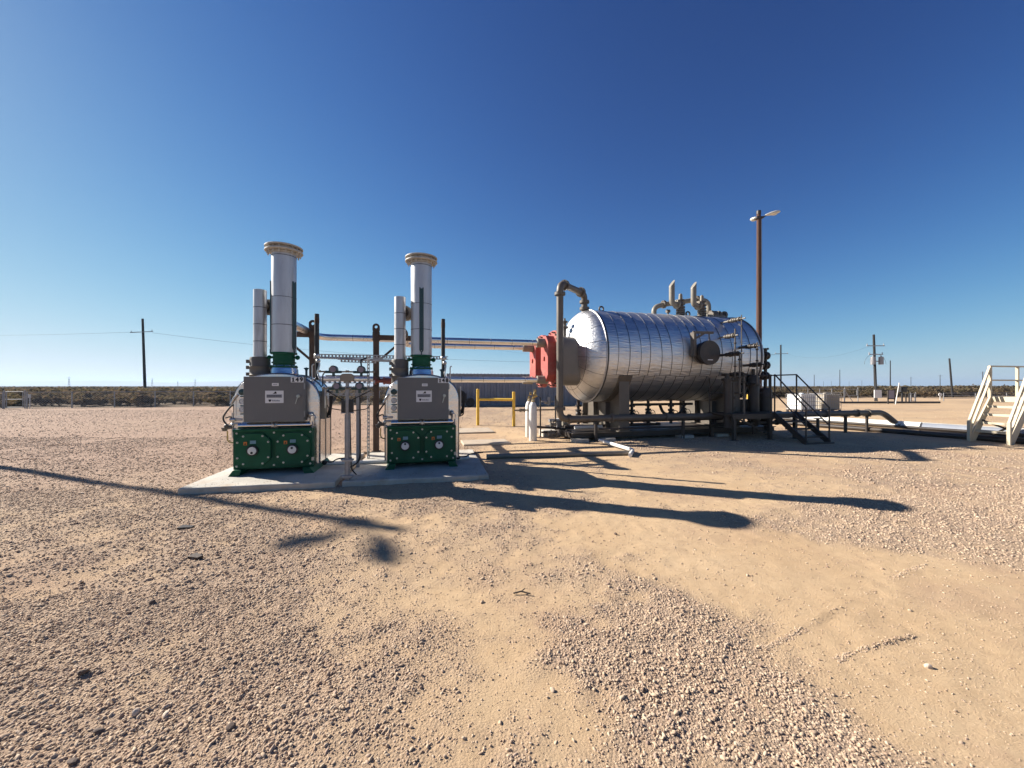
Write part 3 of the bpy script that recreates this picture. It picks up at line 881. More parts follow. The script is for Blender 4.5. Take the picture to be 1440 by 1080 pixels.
    stack = stk.obj("main_stack", M['stackmetal'], t)
    for zz in (3.125, 3.88, 2.62):
        MB().lathe((sx_,sy_,zz-0.006),(0,0,1),[(0.2035,0),(0.2075,0.002),(0.2075,0.010),(0.2035,0.012)],36).obj("stack_seam", M['seam'], stack)
    bs = MB(); bs.lathe((sx_,sy_,0),(0,0,1),[(0.235,1.55),(0.235,1.72),(0.24,1.73),(0.235,1.74),(0.232,1.80),(0.2,1.88),(0.0,1.88)],36)
    bs.obj("stack_base", M['chrome'], t)
    cl = MB(); cl.lathe((sx_,sy_,0),(0,0,1),[(0.19,1.84),(0.225,1.84),(0.225,1.87),(0.178,1.872),(0.178,1.92),(0.20,1.922),(0.20,1.945),(0.178,1.947),(0.178,2.085),(0.215,2.087),(0.215,2.12),(0.19,2.12)],36)
    for a in range(10):
        th = 2*math.pi*a/10
        cl.cyl((sx_+0.207*math.cos(th),sy_+0.207*math.sin(th),1.83),(sx_+0.207*math.cos(th),sy_+0.207*math.sin(th),1.885),0.013,n=6)
    cl.cyl((sx_-0.24,sy_-0.03,2.03),(sx_+0.24,sy_-0.03,2.03),0.022).sphere((sx_+0.235,sy_-0.03,2.03),0.045,8).sphere((sx_-0.235,sy_-0.03,2.03),0.04,8)
    cl.obj("stack_collar", M['green'], t)
    fl = MB(); fl.lathe((sx_,sy_,0),(0,0,1),[(0.205,3.925),(0.225,3.925),(0.225,3.955),(0.205,3.96)],36)
    for zz in (3.975, 4.05):
        fl.lathe((sx_,sy_,0),(0,0,1),[(0.19,zz-0.013),(0.308,zz-0.013),(0.313,zz-0.008),(0.313,zz+0.008),(0.308,zz+0.013),(0.19,zz+0.013),(0.19,zz-0.013)],40)
    fl.lathe((sx_,sy_,0),(0,0,1),[(0.235,3.98),(0.235,4.05)],36)
    for a in range(16):
        th = 2*math.pi*a/16
        fl.cyl((sx_+0.265*math.cos(th),sy_+0.265*math.sin(th),3.90),(sx_+0.265*math.cos(th),sy_+0.265*math.sin(th),4.075),0.012,n=6)
    fl.obj("stack_flange", M['flangecream'], stack)
    gr = MB()
    angs = (-90,) if groove_front else (-172, -22)
    for ang in angs:
        c = Vector((math.cos(R(ang)), math.sin(R(ang)), 0)); tt = Vector((-c.y, c.x, 0))
        o_ = Vector((sx_,sy_,0)) + c*0.21
        gr.tube([o_+tt*0.03+Z*3.42, o_+tt*0.03+Z*2.2, o_+Z*2.165, o_-tt*0.03+Z*2.2, o_-tt*0.03+Z*3.42],0.011,8,0.03)
        gr.box(o_+Z*2.8-c*0.004, (0.035,0.012,1.2), Matrix.Rotation(R(ang+90),3,'Z'))
        gr.cyl(o_+Z*2.18+c*0.01, o_+Z*2.10+c*0.01, 0.012, n=6)
    gr.obj("sheathed_rod", M['teal'], stack)
    # small stack
    qx, qy = 0.235, 0.66
    s2 = MB(); s2.lathe((qx,qy,0),(0,0,1),[(0.108,1.98),(0.108,3.26),(0.098,3.265),(0.098,2.8)],28)
    small = s2.obj("small_stack", M['stackmetal'], t)
    for zz in (2.32, 2.63, 2.94): MB().lathe((qx,qy,zz),(0,0,1),[(0.108,-0.006),(0.1125,-0.004),(0.1125,0.004),(0.108,0.006)],28).obj("stack_seam", M['seam'], small)
    cn = MB(); cn.lathe((qx,qy,0),(0,0,1),[(0.165,1.5),(0.168,1.7),(0.175,1.71),(0.168,1.72),(0.165,1.85),(0.172,1.86),(0.165,1.87),(0.165,1.99),(0.155,2.03),(0.1,2.04),(0.0,2.04)],30)
    for zz in (1.72, 1.84, 1.95): cn.span((qx-0.2,qy-0.08,zz-0.03),(qx-0.14,qy-0.02,zz+0.03))
    cn.obj("stack_canister", M['taupe'], t)
    df = MB(); df.lathe((qx+0.10,qy+0.17,2.98),Vector((0.35,1,0)),[(0.0,-0.085),(0.125,-0.085),(0.14,-0.075),(0.14,0.10),(0.125,0.11),(0.0,0.11)],28)
    df.cyl((qx,qy,2.98),(qx+0.08,qy+0.15,2.98),0.07)
    df.mat(1).lathe((qx+0.10,qy+0.17,2.98),Vector((0.35,1,0)),[(0.142,-0.05),(0.148,-0.045),(0.148,-0.02),(0.142,-0.015)],28)
    df.mat(2).cyl(Vector((qx+0.10,qy+0.17,2.98))-Vector((0.35,1,0)).normalized()*0.084, Vector((qx+0.10,qy+0.17,2.98))-Vector((0.35,1,0)).normalized()*0.092, 0.10)
    df.obj("draft_damper", [M['taupelight'], M['seam'], M['darkpipe']], small)
    # vent pipe at the back
    vp = MB(); vp.mat(0).cyl((1.1,1.03,2.1),(1.1,1.03,2.93),0.042,n=14).cyl((1.1,1.03,2.1),(1.1,1.03,1.55),0.034,n=12)
    vp.mat(1).cyl((1.1,1.03,2.75),(1.1,1.03,2.86),0.045,n=14)
    vp.mat(2).sphere((1.1,1.03,2.1),0.06,10).sphere((1.13,1.0,2.0),0.045,10).tube([(1.1,1.03,2.05),(1.16,1.0,1.95),(1.12,0.98,1.75),(1.2,0.95,1.6)],0.018,8,0.06)
    vp.obj("vent_pipe", [M['black'], M['rust'], M['steel']], t)
    return t

HG = "pair of green fired heaters"
heater("149", "149", (-4.70, 6.36, 0.098), R(13.0), "fired heater numbered 149 with green burner box, grey panel and tall silver stack", HG, False)
heater("148", "148", (-2.28, 6.90, 0.093), R(14.0), "fired heater numbered 148 with green burner box, grey panel and tall silver stack", HG, True)

# ------------------------------------------------------------------ horizontal treater vessel (tank frame: s along the axis, o across, z up)
TA = R(15.0)
ta = Vector((math.cos(TA), math.sin(TA), 0)); tn = Vector((-math.sin(TA), math.cos(TA), 0))
TD, TR, TZ = 11.4, 1.47, 2.565
S0, S1 = 5.53, 11.02
CAMP = Vector((0,0,CH))
ORG = tn*TD + ta*S0          # world ground point under the left rim
def tl(s, o, z): return Vector((s-S0, o, z))             # tank-local
def tank_hit(px, py):
    d = Vector(((px-CX)/F, 1, (HY-py)/F))
    dn, da, dz = d.dot(tn), d.dot(ta), d.z
    # (dn*t-TD)^2 + (CH+dz*t-TZ)^2 = TR^2
    A = dn*dn+dz*dz; B = -2*dn*TD + 2*dz*(CH-TZ); C_ = TD*TD+(CH-TZ)**2-TR*TR
    t = (-B-math.sqrt(max(0,B*B-4*A*C_)))/(2*A)
    return tl(da*t, dn*t-TD, CH+dz*t)

tank = thing("treater_vessel", "large horizontal aluminium clad treater vessel on brown saddles", "pressure vessel", ORG, TA)
LEN = S1-S0
AX = Vector((1,0,0)); CY = Vector((0,0,TZ))
sh = MB()
prof = []
k = 0; xx = 0.0
NS = 15
pitch = LEN/NS
for i in range(NS+1):
    prof.append((TR+0.004*math.sin(i*2.1), i*pitch)); 
    if i < NS: prof.append((TR-0.006+0.004*math.sin(i*3.7), i*pitch+pitch*0.5))
sh.lathe(CY, AX, prof, 96)
shell = sh.obj("shell", M['clad'], tank, sharp=60)
sm = MB()
rs = random.Random(5)
for i in range(NS+1):
    xa = i*pitch; tw = rs.uniform(-0.03, 0.03)
    if i in (0, NS):
        sm.torus(CY+AX*xa, AX, TR+0.004, 0.020, 96, 8); continue
    for half in (0, 1):
        xo = xa + (0.12 if half else 0.0) + rs.uniform(-0.03,0.03)
        pts = []
        for j in range(33):
            a = math.pi*j/32 + (R(-26) if half == 0 else R(-26)+math.pi)
            sk = 0.06*math.cos(a*1.0)*(1 if half else -1) + tw*math.sin(2*a)
            pts.append(CY + Vector((xo+sk, -math.cos(a)*(TR+0.003), math.sin(a)*(TR+0.003))))
        if 0.05 < xo < LEN-0.05: sm.tube(pts, 0.0065, 6)
sm.obj("cladding_seam", M['seam'], shell)
ls = MB()
for ang, l0, l1 in ((-26, 0.0, LEN), (206, 0, LEN)):
    c = Vector((0, -math.cos(R(ang))*(TR+0.003), math.sin(R(ang))*(TR+0.003)))
    ls.tube([CY+c+AX*l0, CY+c+AX*l1], 0.0025, 6)
ls.obj("lap_joint", M['seam'], shell)
def head(sign, x0, HD=0.74):
    h = MB(); pr = []
    for i in range(17):
        a = math.pi/2*i/16
        pr.append((max(0.0005, TR*math.cos(a)), HD*math.sin(a)))
    h.lathe(CY+AX*x0, AX*sign, pr, 80)
    o = h.obj("head", M['clad'], tank, sharp=60)
    g = MB()
    for j in range(18):
        a = 2*math.pi*j/18+0.1
        pts = []
        for i in range(2, 14):
            b = math.pi/2*(i-2)/13*1.0
            r_, hh = TR*math.cos(b)+0.002, HD*math.sin(b)+0.002
            pts.append(CY+AX*(x0+sign*hh)+Vector((0, math.cos(a)*r_, math.sin(a)*r_)))
        g.tube(pts, 0.0045, 5)
    g.torus(CY+AX*(x0+sign*HD*0.676), AX, TR*0.737, 0.006, 64, 5)
    g.obj("gore_seam", M['seam'], o)
    bd = MB(); bd.torus(CY+AX*(x0+sign*0.045), AX, TR+0.006, 0.018, 96, 8)
    bd.obj("rim_band", M['stackmetal'], o)
head(-1, 0.0); head(1, LEN, 0.58)
# lifting lugs
for s_ in (6.08, 9.42, 7.7):
    if s_ == 7.7: continue
    lg = MB(); lg.torus(tl(s_, 0, TZ+TR+0.09), Vector((0,1,0)), 0.075, 0.028, 20, 8); lg.bar(tl(s_-0.06,0,TZ+TR), tl(s_+0.06,0,TZ+TR), 0.03, 0.05)
    lg.obj("lifting_lug", M['darkpipe'], tank)
# saddles
for s_ in (6.17, 10.22):
    sd = MB(); poly = []
    ow = 1.22
    for i in range(25):
        a = R(-90) + R(60)*(i/12-1)
        poly.append((math.cos(a)*(TR+0.012)*1.0, TZ+math.sin(a)*(TR+0.012)))
    poly = [(-ow,0.25)] + [(-ow,poly[0][1])] + poly + [(ow,poly[-1][1]),(ow,0.25)]
    poly = poly[::-1]
    sd.prism(poly, tl(s_-0.015,0,0), (0,1,0), (0,0,1), (0.03,0,0))
    sd.span(tl(s_-0.17,-ow-0.025,0.25), tl(s_+0.17,-ow,TZ-0.62)); sd.span(tl(s_-0.17,ow,0.25), tl(s_+0.17,ow+0.025,TZ-0.62))
    sd.span(tl(s_-0.17,-0.42,0.25), tl(s_-0.016,-0.40,TZ-TR)); sd.span(tl(s_-0.17,0.40,0.25), tl(s_-0.016,0.42,TZ-TR))
    sd.span(tl(s_-0.22,-ow-0.06,0.245), tl(s_+0.22,ow+0.06,0.275))
    sd.lathe(CY+AX*(s_-S0-0.22), AX, [(TR+0.01,0),(TR+0.026,0),(TR+0.026,0.44),(TR+0.01,0.44)], 24, x=(0,0,-1), a0=R(-64), a1=R(64))
    sd.obj("saddle", M['taupe'], tank, 0.004)
# skid
for o_ in (-1.1, 1.1):
    b = MB(); s0, s1 = 4.55, 11.95
    b.span(tl(s0,o_-0.09,0.225), tl(s1,o_+0.09,0.245)); b.span(tl(s0,o_-0.09,0.09), tl(s1,o_+0.09,0.11)); b.span(tl(s0,o_-0.012,0.11), tl(s1,o_+0.012,0.225))
    b.obj("skid_beam", M['darkpipe'], tank)
dk = MB(); dk.span(tl(4.7,-1.0,0.245), tl(11.8,1.0,0.255)); dk.obj("shade_sheet", M['darkpipe'], tank)  # dark sheet added to stand in for shade, hiding the sunlit ground
cb = MB()
for s_ in (4.6, 6.17, 7.6, 8.9, 10.22, 11.85): cb.span(tl(s_-0.06,-1.01,0.1), tl(s_+0.06,1.01,0.235))
cb.obj("skid_crossbeam", M['darkpipe'], tank)
# manway
mh = tank_hit(988, 497)
mw = MB(); mw.mat(0).cyl(mh+Vector((0,0.12,0)), mh+Vector((0,-0.25,0)), 0.29, n=28)
mw.mat(1).torus(mh+Vector((0,0.0,0)), (0,1,0), 0.30, 0.03, 28, 8)
mw.obj("manway_neck", [M['darkpipe'], M['seam']], tank)
mc = MB(); mc.flange(mh+Vector((0,-0.24,0)), (0,1,0), 0.37, 0.05, 24, 0.02); mc.cyl(mh+Vector((0,-0.26,0)), mh+Vector((0,-0.315,0)), 0.365, n=32)
mc.mat(1).span(mh+Vector((-0.09,-0.32,-0.23)), mh+Vector((0.09,-0.316,-0.205)))
cvr = mc.obj("manway_cover", [M['darkpipe'], M['label']], tank)
dv = MB(); dv.bar(mh+Vector((-0.42,-0.1,-0.1)), mh+Vector((-0.42,-0.1,0.62)), 0.09, 0.16, (0,1,0)); dv.bar(mh+Vector((-0.46,-0.12,0.62)), mh+Vector((0.12,-0.30,0.60)), 0.07, 0.07)
dv.bar(mh+Vector((-0.42,-0.1,0.4)), mh+Vector((-0.1,-0.2,0.6)), 0.03, 0.06)
dv.cyl(mh+Vector((0.0,-0.27,0.6)), mh+Vector((0.0,-0.27,0.36)), 0.018)
dv.obj("manway_davit", M['taupe'], tank)

M['housing'] = mk("grey_taupe_housing", (0.20,0.185,0.16), 0.5, 0.1, 0.08, 3, dirt=DUST, dirt_amt=0.2)
# fire tube end on the left head
fb = MB(); poly = []
def obround(hw, z0, z1, r):
    pts = []
    for cx_, cz_, a0 in ((hw-r,z0+r,-90),(hw-r,z1-r,0),(-hw+r,z1-r,90),(-hw+r,z0+r,180)):
        for i in range(9):
            a = R(a0+90*i/8); pts.append((cx_+r*math.cos(a), cz_+r*math.sin(a)))
    return pts
fb.prism(obround(0.76,1.62,3.12,0.38), tl(4.3,0,0), (0,1,0), (0,0,1), (0.95,0,0))
fb.obj("fire_tube_housing", M['housing'], tank, 0.02)
for o_ in (-0.56, 0.56):
    p_ = MB(); p_.prism(obround(0.52,1.56,3.26,0.42), tl(4.16,o_,0), (0,1,0), (0,0,1), (0.14,0,0))
    p_.prism(octagon(o_*0, 2.41, 0.62, 1.36, 0.2), tl(3.9,o_,0), (0,1,0), (0,0,1), (0.26,0,0))
    p_.span(tl(3.86,o_-0.05,2.36), tl(3.9,o_+0.05,2.48))
    cv = p_.obj("fire_tube_cover", M['red'], tank, 0.01)
    BM_ = MB().cyl((-0.035,0,0),(0.035,0,0),0.022,n=6).mesh("bolt", M['rust'])
    ob = obround(0.46,1.62,3.20,0.37)
    for i in range(0, 36, 2):
        y_, z_ = ob[i]
        share("bolt", BM_, cv, tl(4.135,o_+y_,z_))
    for zz in np.arange(2.08,2.8,0.11):
        for sg in (-1,1): share("bolt", BM_, cv, tl(4.135,o_+sg*0.46,zz))
# left vent fitting above the covers
vf = MB(); vf.cyl(tl(4.75,-0.1,3.1), tl(4.75,-0.1,3.62), 0.05).flange(tl(4.75,-0.1,3.45),(0,0,1),0.11,0.05,6).flange(tl(4.75,-0.1,3.62),(0,0,1),0.10,0.05,6).cyl(tl(4.75,-0.1,3.62),tl(4.75,-0.1,3.74),0.03)
vf.obj("vent_valve", M['taupe'], tank)

# pipework on top
def wl(p):                                       # world point -> tank local
    d = Vector(p)-ORG; return Vector((d.dot(ta), d.dot(tn), d.z))
TOP = TZ+TR
for px_ in (957, 987):
    xi = (px_-CX)/F
    # o = -0.15: ray at height on top; solve s
    o_ = -0.05
    D_ = TD+o_
    s_ = (xi*math.cos(TA)+math.sin(TA))/(math.cos(TA)-xi*math.sin(TA))*D_
    p0 = tl(s_, o_, 0)
    rv = MB(); v0 = lambda z: Vector((p0.x, p0.y, z))
    rv.mat(0).cyl(v0(TOP-0.05), v0(TOP+0.22), 0.075); 
    for zz in (0.05, 0.12, 0.2, 0.29): rv.flange(v0(TOP+zz), (0,0,1), 0.15, 0.035, 8)
    rv.cyl(v0(TOP+0.2), v0(TOP+0.52), 0.11, 0.085).flange(v0(TOP+0.40),(0,0,1),0.15,0.04,8).flange(v0(TOP+0.53),(0,0,1),0.14,0.03,8)
    rv.mat(1).cyl(v0(TOP+0.53), v0(TOP+0.70), 0.07, 0.062).sphere(v0(TOP+0.71), 0.062, 12)
    q = rv.obj("relief_valve", [M['taupe'], M['taupelight']], tank)
    so = MB(); w_ = Vector((-1, -0.15, 0)).normalized()
    c0 = v0(TOP+0.38)
    so.tube([c0+w_*0.1, c0+w_*0.40, c0+w_*0.40+Z*0.56], 0.093, 18, 0.26, 8)
    e = c0+w_*0.40+Z*0.56
    # mitred, open outlet
    nn = 20; lo_ = [e+Vector((0.093*math.cos(2*math.pi*i/nn), 0.093*math.sin(2*math.pi*i/nn), -0.01)) for i in range(nn)]
    hi_ = [q2+Z*(0.02+1.35*(q2.x-e.x+0.093)) for q2 in lo_]
    so.add(lo_+hi_, [(i,(i+1)%nn,nn+(i+1)%nn,nn+i) for i in range(nn)]+[tuple(range(nn,2*nn))])
    so.flange(c0+w_*0.17, w_, 0.16, 0.05, 8)
    so.obj("relief_outlet", M['taupelight'], q)
eq = MB()
e0 = wl(at(922,441,12.9)); e1 = wl(at(1000,424,13.35)); 
zt = TOP+0.42
a0_ = tl(8.25,0.25,TOP-0.08); b0_ = tl(10.45,0.3,TOP)
eq.mat(0).tube([a0_, tl(8.22,0.25,zt-0.12), tl(8.6,0.25,zt), tl(10.12,0.3,zt+0.28), tl(10.55,0.3,zt+0.24), tl(10.58,0.3,TOP-0.05)], 0.085, 14, 0.3, 7)
eq.mat(1).flange(tl(8.62,0.25,zt+0.01),(1,0,0.1),0.14,0.07,8).flange(tl(10.05,0.3,zt+0.27),(1,0,0.15),0.14,0.07,8)
eq.mat(1).flange(tl(10.58,0.3,TOP+0.26),(0,0,1),0.15,0.05,8)
eq.cyl(tl(8.8,0.25,TOP-0.05), tl(8.8,0.25,TOP+0.25), 0.03).cyl(tl(8.74,0.25,TOP+0.2),tl(8.86,0.25,TOP+0.2),0.06)
eq.obj("equaliser_pipe", [M['taupelight'], M['taupe']], tank)
gv = MB(); gv.mat(1).cyl(tl(10.2,0.0,TOP+0.03), tl(11.0,0.0,TOP+0.03), 0.09); gv.mat(0).cyl(tl(10.58,0.3,TOP-0.1), tl(10.58,0.3,TOP+0.2),0.15,0.1)
for xx_ in (10.45, 10.75, 11.0): gv.flange(tl(xx_,0.05,TOP+0.12),(1,0,0),0.15,0.06,8)
gv.sphere(tl(10.6,0.05,TOP+0.12),0.15,12).cyl(tl(10.85,0.05,TOP+0.12),tl(11.1,0.05,TOP+0.14),0.06)
gv.obj("gas_outlet_valve", [M['taupe'], M['taupelight']], tank)

# instrument nozzles on the right part of the shell
NOZ = [(1014,454,0.95,1),(1012,475,0.7,1),(1040,489,0.75,0),(1010,500,0.95,0),(1046,514,0.75,0),(1016,527,0.95,0),(1040,540,0.7,0)]
tips = []
for px_, py_, L_, lt in NOZ:
    h = tank_hit(px_, py_)
    if h.x > LEN-0.05: h.x = LEN-0.05
    nz = MB(); d_ = Vector((0,-1,0)); b_ = Vector((h.x, h.y+0.15, h.z))
    nz.mat(0).cyl(b_, Vector((h.x,h.y-L_*0.45,h.z)), 0.028 if lt else 0.04, n=10)
    nz.mat(1)
    y1 = h.y-L_*0.35
    for kk in range(4):
        nz.flange(Vector((h.x, y1-kk*L_*0.14, h.z)), (0,1,0), 0.075 if kk % 2 else 0.06, 0.04, 6)
    nz.cyl(Vector((h.x,y1,h.z)), Vector((h.x,h.y-L_*0.85,h.z)), 0.045, n=10)
    nz.sphere(Vector((h.x,y1-L_*0.2,h.z)), 0.07, 10)
    nz.mat(0).cyl(Vector((h.x,h.y-L_*0.85,h.z)), Vector((h.x,h.y-L_,h.z)), 0.02, n=8)
    nz.bar(Vector((h.x,y1-L_*0.2,h.z+0.06)), Vector((h.x+0.12,y1-L_*0.2-0.02,h.z+0.1)), 0.02, 0.012)
    nz.obj("instrument_nozzle", [M['taupelight'] if lt else M['darkpipe'], M['taupe'] if lt else M['darkpipe']], tank)
    tips.append(Vector((h.x,h.y-L_*0.85,h.z)))
def bridle(i, j, r=0.022, ext=(0.1,0.1)):
    a, b = tips[i], tips[j]
    m_ = MB(); c = Vector((a.x, a.y, 0))
    m_.mat(0).cyl(c+Z*(b.z-ext[0]), c+Z*(a.z+ext[1]), r, n=8)
    m_.mat(1).flange(c+Z*(a.z*0.8+b.z*0.2),(0,0,1),r*2,0.04,0).flange(c+Z*(b.z*0.8+a.z*0.2),(0,0,1),r*2,0.04,0)
    m_.obj("sight_tube", [M['taupe'], M['darkpipe']], tank)
bridle(0, 3, 0.016, (0.5, 0.12)); bridle(1, 5, 0.02, (0.1, 0.2)); bridle(2, 4, 0.02, (0.6, 0.1)); bridle(3, 6, 0.025, (0.3, 0.0)); bridle(5, 6, 0.03, (1.15, 0.0))
# level chamber and head valves on the right
lc = MB(); q = tips[5]
lc.mat(0).cyl((q.x-0.35,q.y+0.25,0.35),(q.x-0.35,q.y+0.25,q.z-0.15),0.11,n=18).flange((q.x-0.35,q.y+0.25,q.z-0.16),(0,0,1),0.17,0.05,8).flange((q.x-0.35,q.y+0.25,0.75),(0,0,1),0.17,0.05,8)
lc.cyl((q.x-0.35,q.y+0.25,q.z-0.16),(q.x-0.35,q.y+0.25,q.z+0.02),0.06).cyl((q.x-0.05,q.y+0.4,0.3),(q.x-0.05,q.y+0.4,q.z-0.25),0.07,n=14)
for zz in (0.5,0.9,1.25): lc.flange((q.x-0.05,q.y+0.4,zz),(0,0,1),0.12,0.06,8)
lc.obj("level_chamber", M['darkpipe'], tank)
hv = MB()
for zz, yy in ((2.62,-1.12),(2.30,-1.12),(1.95,-1.1)):
    hv.cyl((LEN+0.05,yy,zz),(LEN+0.62,yy,zz),0.06,n=12).flange((LEN+0.36,yy,zz),(1,0,0),0.13,0.05,8).flange((LEN+0.48,yy,zz),(1,0,0),0.15,0.06,8).flange((LEN+0.6,yy,zz),(1,0,0),0.13,0.05,8)
hv.cyl((LEN+0.55,-1.12,1.9),(LEN+0.55,-1.12,2.85),0.05,n=10).flange((LEN+0.55,-1.12,2.85),(0,0,1),0.1,0.04,8)
hv.cyl((LEN+0.55,-1.12,1.9),(LEN+0.55,-1.1,0.5),0.05,n=10)
hv.obj("head_valve", M['darkpipe'], tank)
# dark equipment between the right saddle and the stairs
for s_, o_, r_, z0, z1 in ((10.75,-1.42,0.16,0.3,1.95),(11.35,-1.3,0.20,0.3,1.55)):
    dp = MB(); c = tl(s_,o_,0)
    dp.lathe(c, Z, [(0.0,z0),(r_*0.8,z0+0.02),(r_,z0+0.1),(r_,z1-0.1),(r_*0.8,z1-0.02),(0,z1)], 24).cyl(c+Z*0.05, c+Z*z0, 0.05).cyl(c+Z*z1, c+Z*(z1+0.2), 0.045)
    for zz in (z0+0.25, z1-0.3): dp.flange(c+Z*zz, (0,0,1), r_*1.25, 0.05, 8, 0.02)
    dp.obj("drip_pot", M['darkpipe'], tank)
bx = MB(); bx.span(tl(10.3,-1.0,0.6), tl(11.7,-0.55,1.15)); bx.span(tl(10.25,-1.05,0.55), tl(11.75,-0.5,0.6))
bx.obj("equipment_cabinet", M['darkpipe'], tank, 0.02)
pl_ = MB(); pl_.tube([tl(9.0,-1.5,0.42),tl(11.9,-1.5,0.42)],0.05,10); pl_.tube([tl(5.3,-1.32,0.36),tl(11.9,-1.32,0.36)],0.028,8)
for s_ in (9.6,10.5,11.2,11.6): pl_.flange(tl(s_,-1.5,0.42),(1,0,0),0.09,0.06,8); pl_.cyl(tl(s_,-1.5,0.42),tl(s_,-1.5,0.62),0.03); pl_.torus(tl(s_,-1.5,0.64),(0,0,1),0.09,0.012,16,6)
pl_.obj("valve_run", M['darkpipe'], tank)
# pipes and fittings below the shell
up = MB()
for s_, o_ in ((5.4,0.3),(7.05,-0.25),(7.9,0.1),(8.5,-0.3),(9.4,0.2)):
    up.cyl(tl(s_,o_,0.35), tl(s_,o_,TZ-TR+0.12), 0.05, n=10)
    for zz in (0.55,0.8,0.95): up.flange(tl(s_,o_,zz),(0,0,1),0.10,0.05,8)
    up.sphere(tl(s_,o_,0.68),0.10,10)
    up.torus(tl(s_+0.16,o_-0.05,0.68),(1,0,0.2),0.11,0.012,16,6).cyl(tl(s_,o_,0.68),tl(s_+0.18,o_-0.05,0.68),0.015)
up.tube([tl(5.0,0.5,0.42),tl(11.4,0.5,0.42)],0.055,10); up.tube([tl(4.7,-0.2,0.33),tl(8.2,-0.2,0.33),tl(8.2,0.8,0.33)],0.045,10,0.15)
up.tube([tl(7.2,0.0,0.98),tl(9.6,0.0,0.98)],0.045,10); up.tube([tl(6.6,-0.7,0.50),tl(11.6,-0.7,0.50)],0.035,10)
up.tube([tl(8.2,-0.1,1.0),tl(8.35,-0.1,0.65),tl(9.0,-0.1,0.62),tl(9.2,-0.1,0.95)],0.05,10,0.2)
up.obj("drain_pipework", M['darkpipe'], tank)
up2 = MB(); up2.tube([tl(4.9,0.2,0.50),tl(6.0,0.2,0.50)],0.06,12); up2.tube([tl(7.2,0.75,0.52),tl(11.0,0.75,0.52)],0.05,12)
up2.tube([tl(4.8,-0.75,0.36),tl(5.7,-0.75,0.36)],0.05,12).span(tl(4.85,0.5,0.3),tl(5.2,0.9,0.5))
up2.obj("pale_drain_pipe", M['white'], tank)
# riser and long bottom line
q0 = Vector((1.36, 10.92, 0)); zb = 0.665
riser = MB()
pA = q0+Z*zb; 
elb = pA+Z*0; topz = 4.52
endl = q0 + U*12.1
r_end = tl(5.42, -0.12, TZ+TR-0.02)
ptop = ORG + ta*(r_end.x) + tn*(r_end.y)
line = [endl+Z*0.24+U*0.30-V*0.25, endl+Z*zb, pA, q0+Z*topz, ptop+Z*(topz+0.03), ptop+Z*(TZ+TR-0.08)]
line = [wl(p) for p in line]
riser.mat(0).tube(line, 0.098, 18, 0.24, 8)
dvec = (line[4]-line[3]).normalized()
for p, a_ in ((line[2]+Z*0.30,Z),(line[3]-Z*0.30,Z),(line[3]+dvec*0.28,dvec),(line[4]-dvec*0.28,dvec),(line[5]+Z*0.12,Z),(line[4]-Z*0.26,Z)):
    riser.flange(p, a_, 0.155, 0.075, 8)
du = (line[1]-line[2]).normalized()
riser.mat(1)
for t_ in (0.28, 1.6, 3.4, 5.5, 7.6, 9.5, 10.9, 11.4):
    riser.flange(line[2]+du*t_, du, 0.135, 0.07, 6)
riser.flange(line[0], line[1]-line[0], 0.18, 0.06, 8)
riser.obj("riser_pipe", [M['taupe'], M['taupe']], tank)
rs_ = MB()
for t_ in (1.1, 4.0, 7.2, 10.4):
    c = line[2]+du*t_
    rs_.cyl((c.x,c.y,-0.02),(c.x,c.y,zb-0.09),0.05,n=10).span((c.x-0.12,c.y-0.07,zb-0.115),(c.x+0.12,c.y+0.07,zb-0.095))
rs_.obj("pipe_stand", M['darkpipe'], tank)
# skid blocks
for i, (s_, o_) in enumerate(((4.75,-1.2),(5.6,-1.2),(8.3,-1.2),(9.6,-1.2),(4.75,1.1),(8.4,1.1),(11.3,1.1))):
    b = MB(); b.box((0,0,0.03),(0.42,0.36,0.118))
    o = b.obj("support_block", M['concrete'], None, 0.012); p = ORG+ta*(s_-S0)+tn*o_
    o.location = p; o.rotation_euler = (0,0,TA)
    names = ["pale block under the near left end of the vessel skid","pale block under the vessel skid beside the white plastic pipe","shaded block under the middle of the vessel skid","shaded block under the skid left of the dark stairs",
             "block under the far left end of the vessel skid","block under the far middle of the vessel skid","block under the far right end of the vessel skid"]
    tag(o, names[i], "concrete block", "blocks under the vessel skid")
# ------------------------------------------------------------------ clad pipes between heaters and vessel
def clad_pipe(label, pts, r, capl=0.30, endcap=False):
    t = thing("clad_pipe", label, "pipe", pts[-1], 0, "aluminium clad pipes between heaters and vessel")
    P = [Vector(p)-Vector(pts[-1]) for p in pts]
    m = MB(); m.tube(P, r, 24, 0.35, 8); c = m.obj("cladding", M['pipeclad'], t)
    s = MB()
    for a, b in zip(P[:-1], P[1:]):
        d = (b-a); L = d.length; d.normalize(); x = 0.2
        while x < L-0.1:
            s.torus(a+d*x, d, r+0.001, 0.0045, 22, 5); x += 0.62
    s.obj("cladding_seam", M['seam'], c)
    k = MB(); d = (P[-1]-P[-2]).normalized()
    k.cyl(P[-1]-d*capl*0.5, P[-1]+d*capl*0.5, r*1.6, n=24).flange(P[-1]+d*capl*0.5, d, r*1.75, 0.04, 8)
    k.obj("end_box", M['taupelight'], t, 0.01)
    if endcap:
        g = MB(); g.cyl(P[0], P[0]+(P[1]-P[0]).normalized()*0.18, r*1.5, n=24); g.obj("end_clamp", M['taupe'], t, 0.01)
    return t
def on(s_, o_, z): return ORG + ta*(s_-S0) + tn*o_ + Z*z
nU = on(3.82,-0.56,2.885); fU = on(3.72,0.56,2.85); nL = on(3.82,-0.56,1.79); fL = on(3.72,0.56,1.79)
a = nU - U*6.08
clad_pipe("long upper shiny clad pipe from heater 149 to the nearer red cover", [a - V*2.5, a, nU], 0.085)
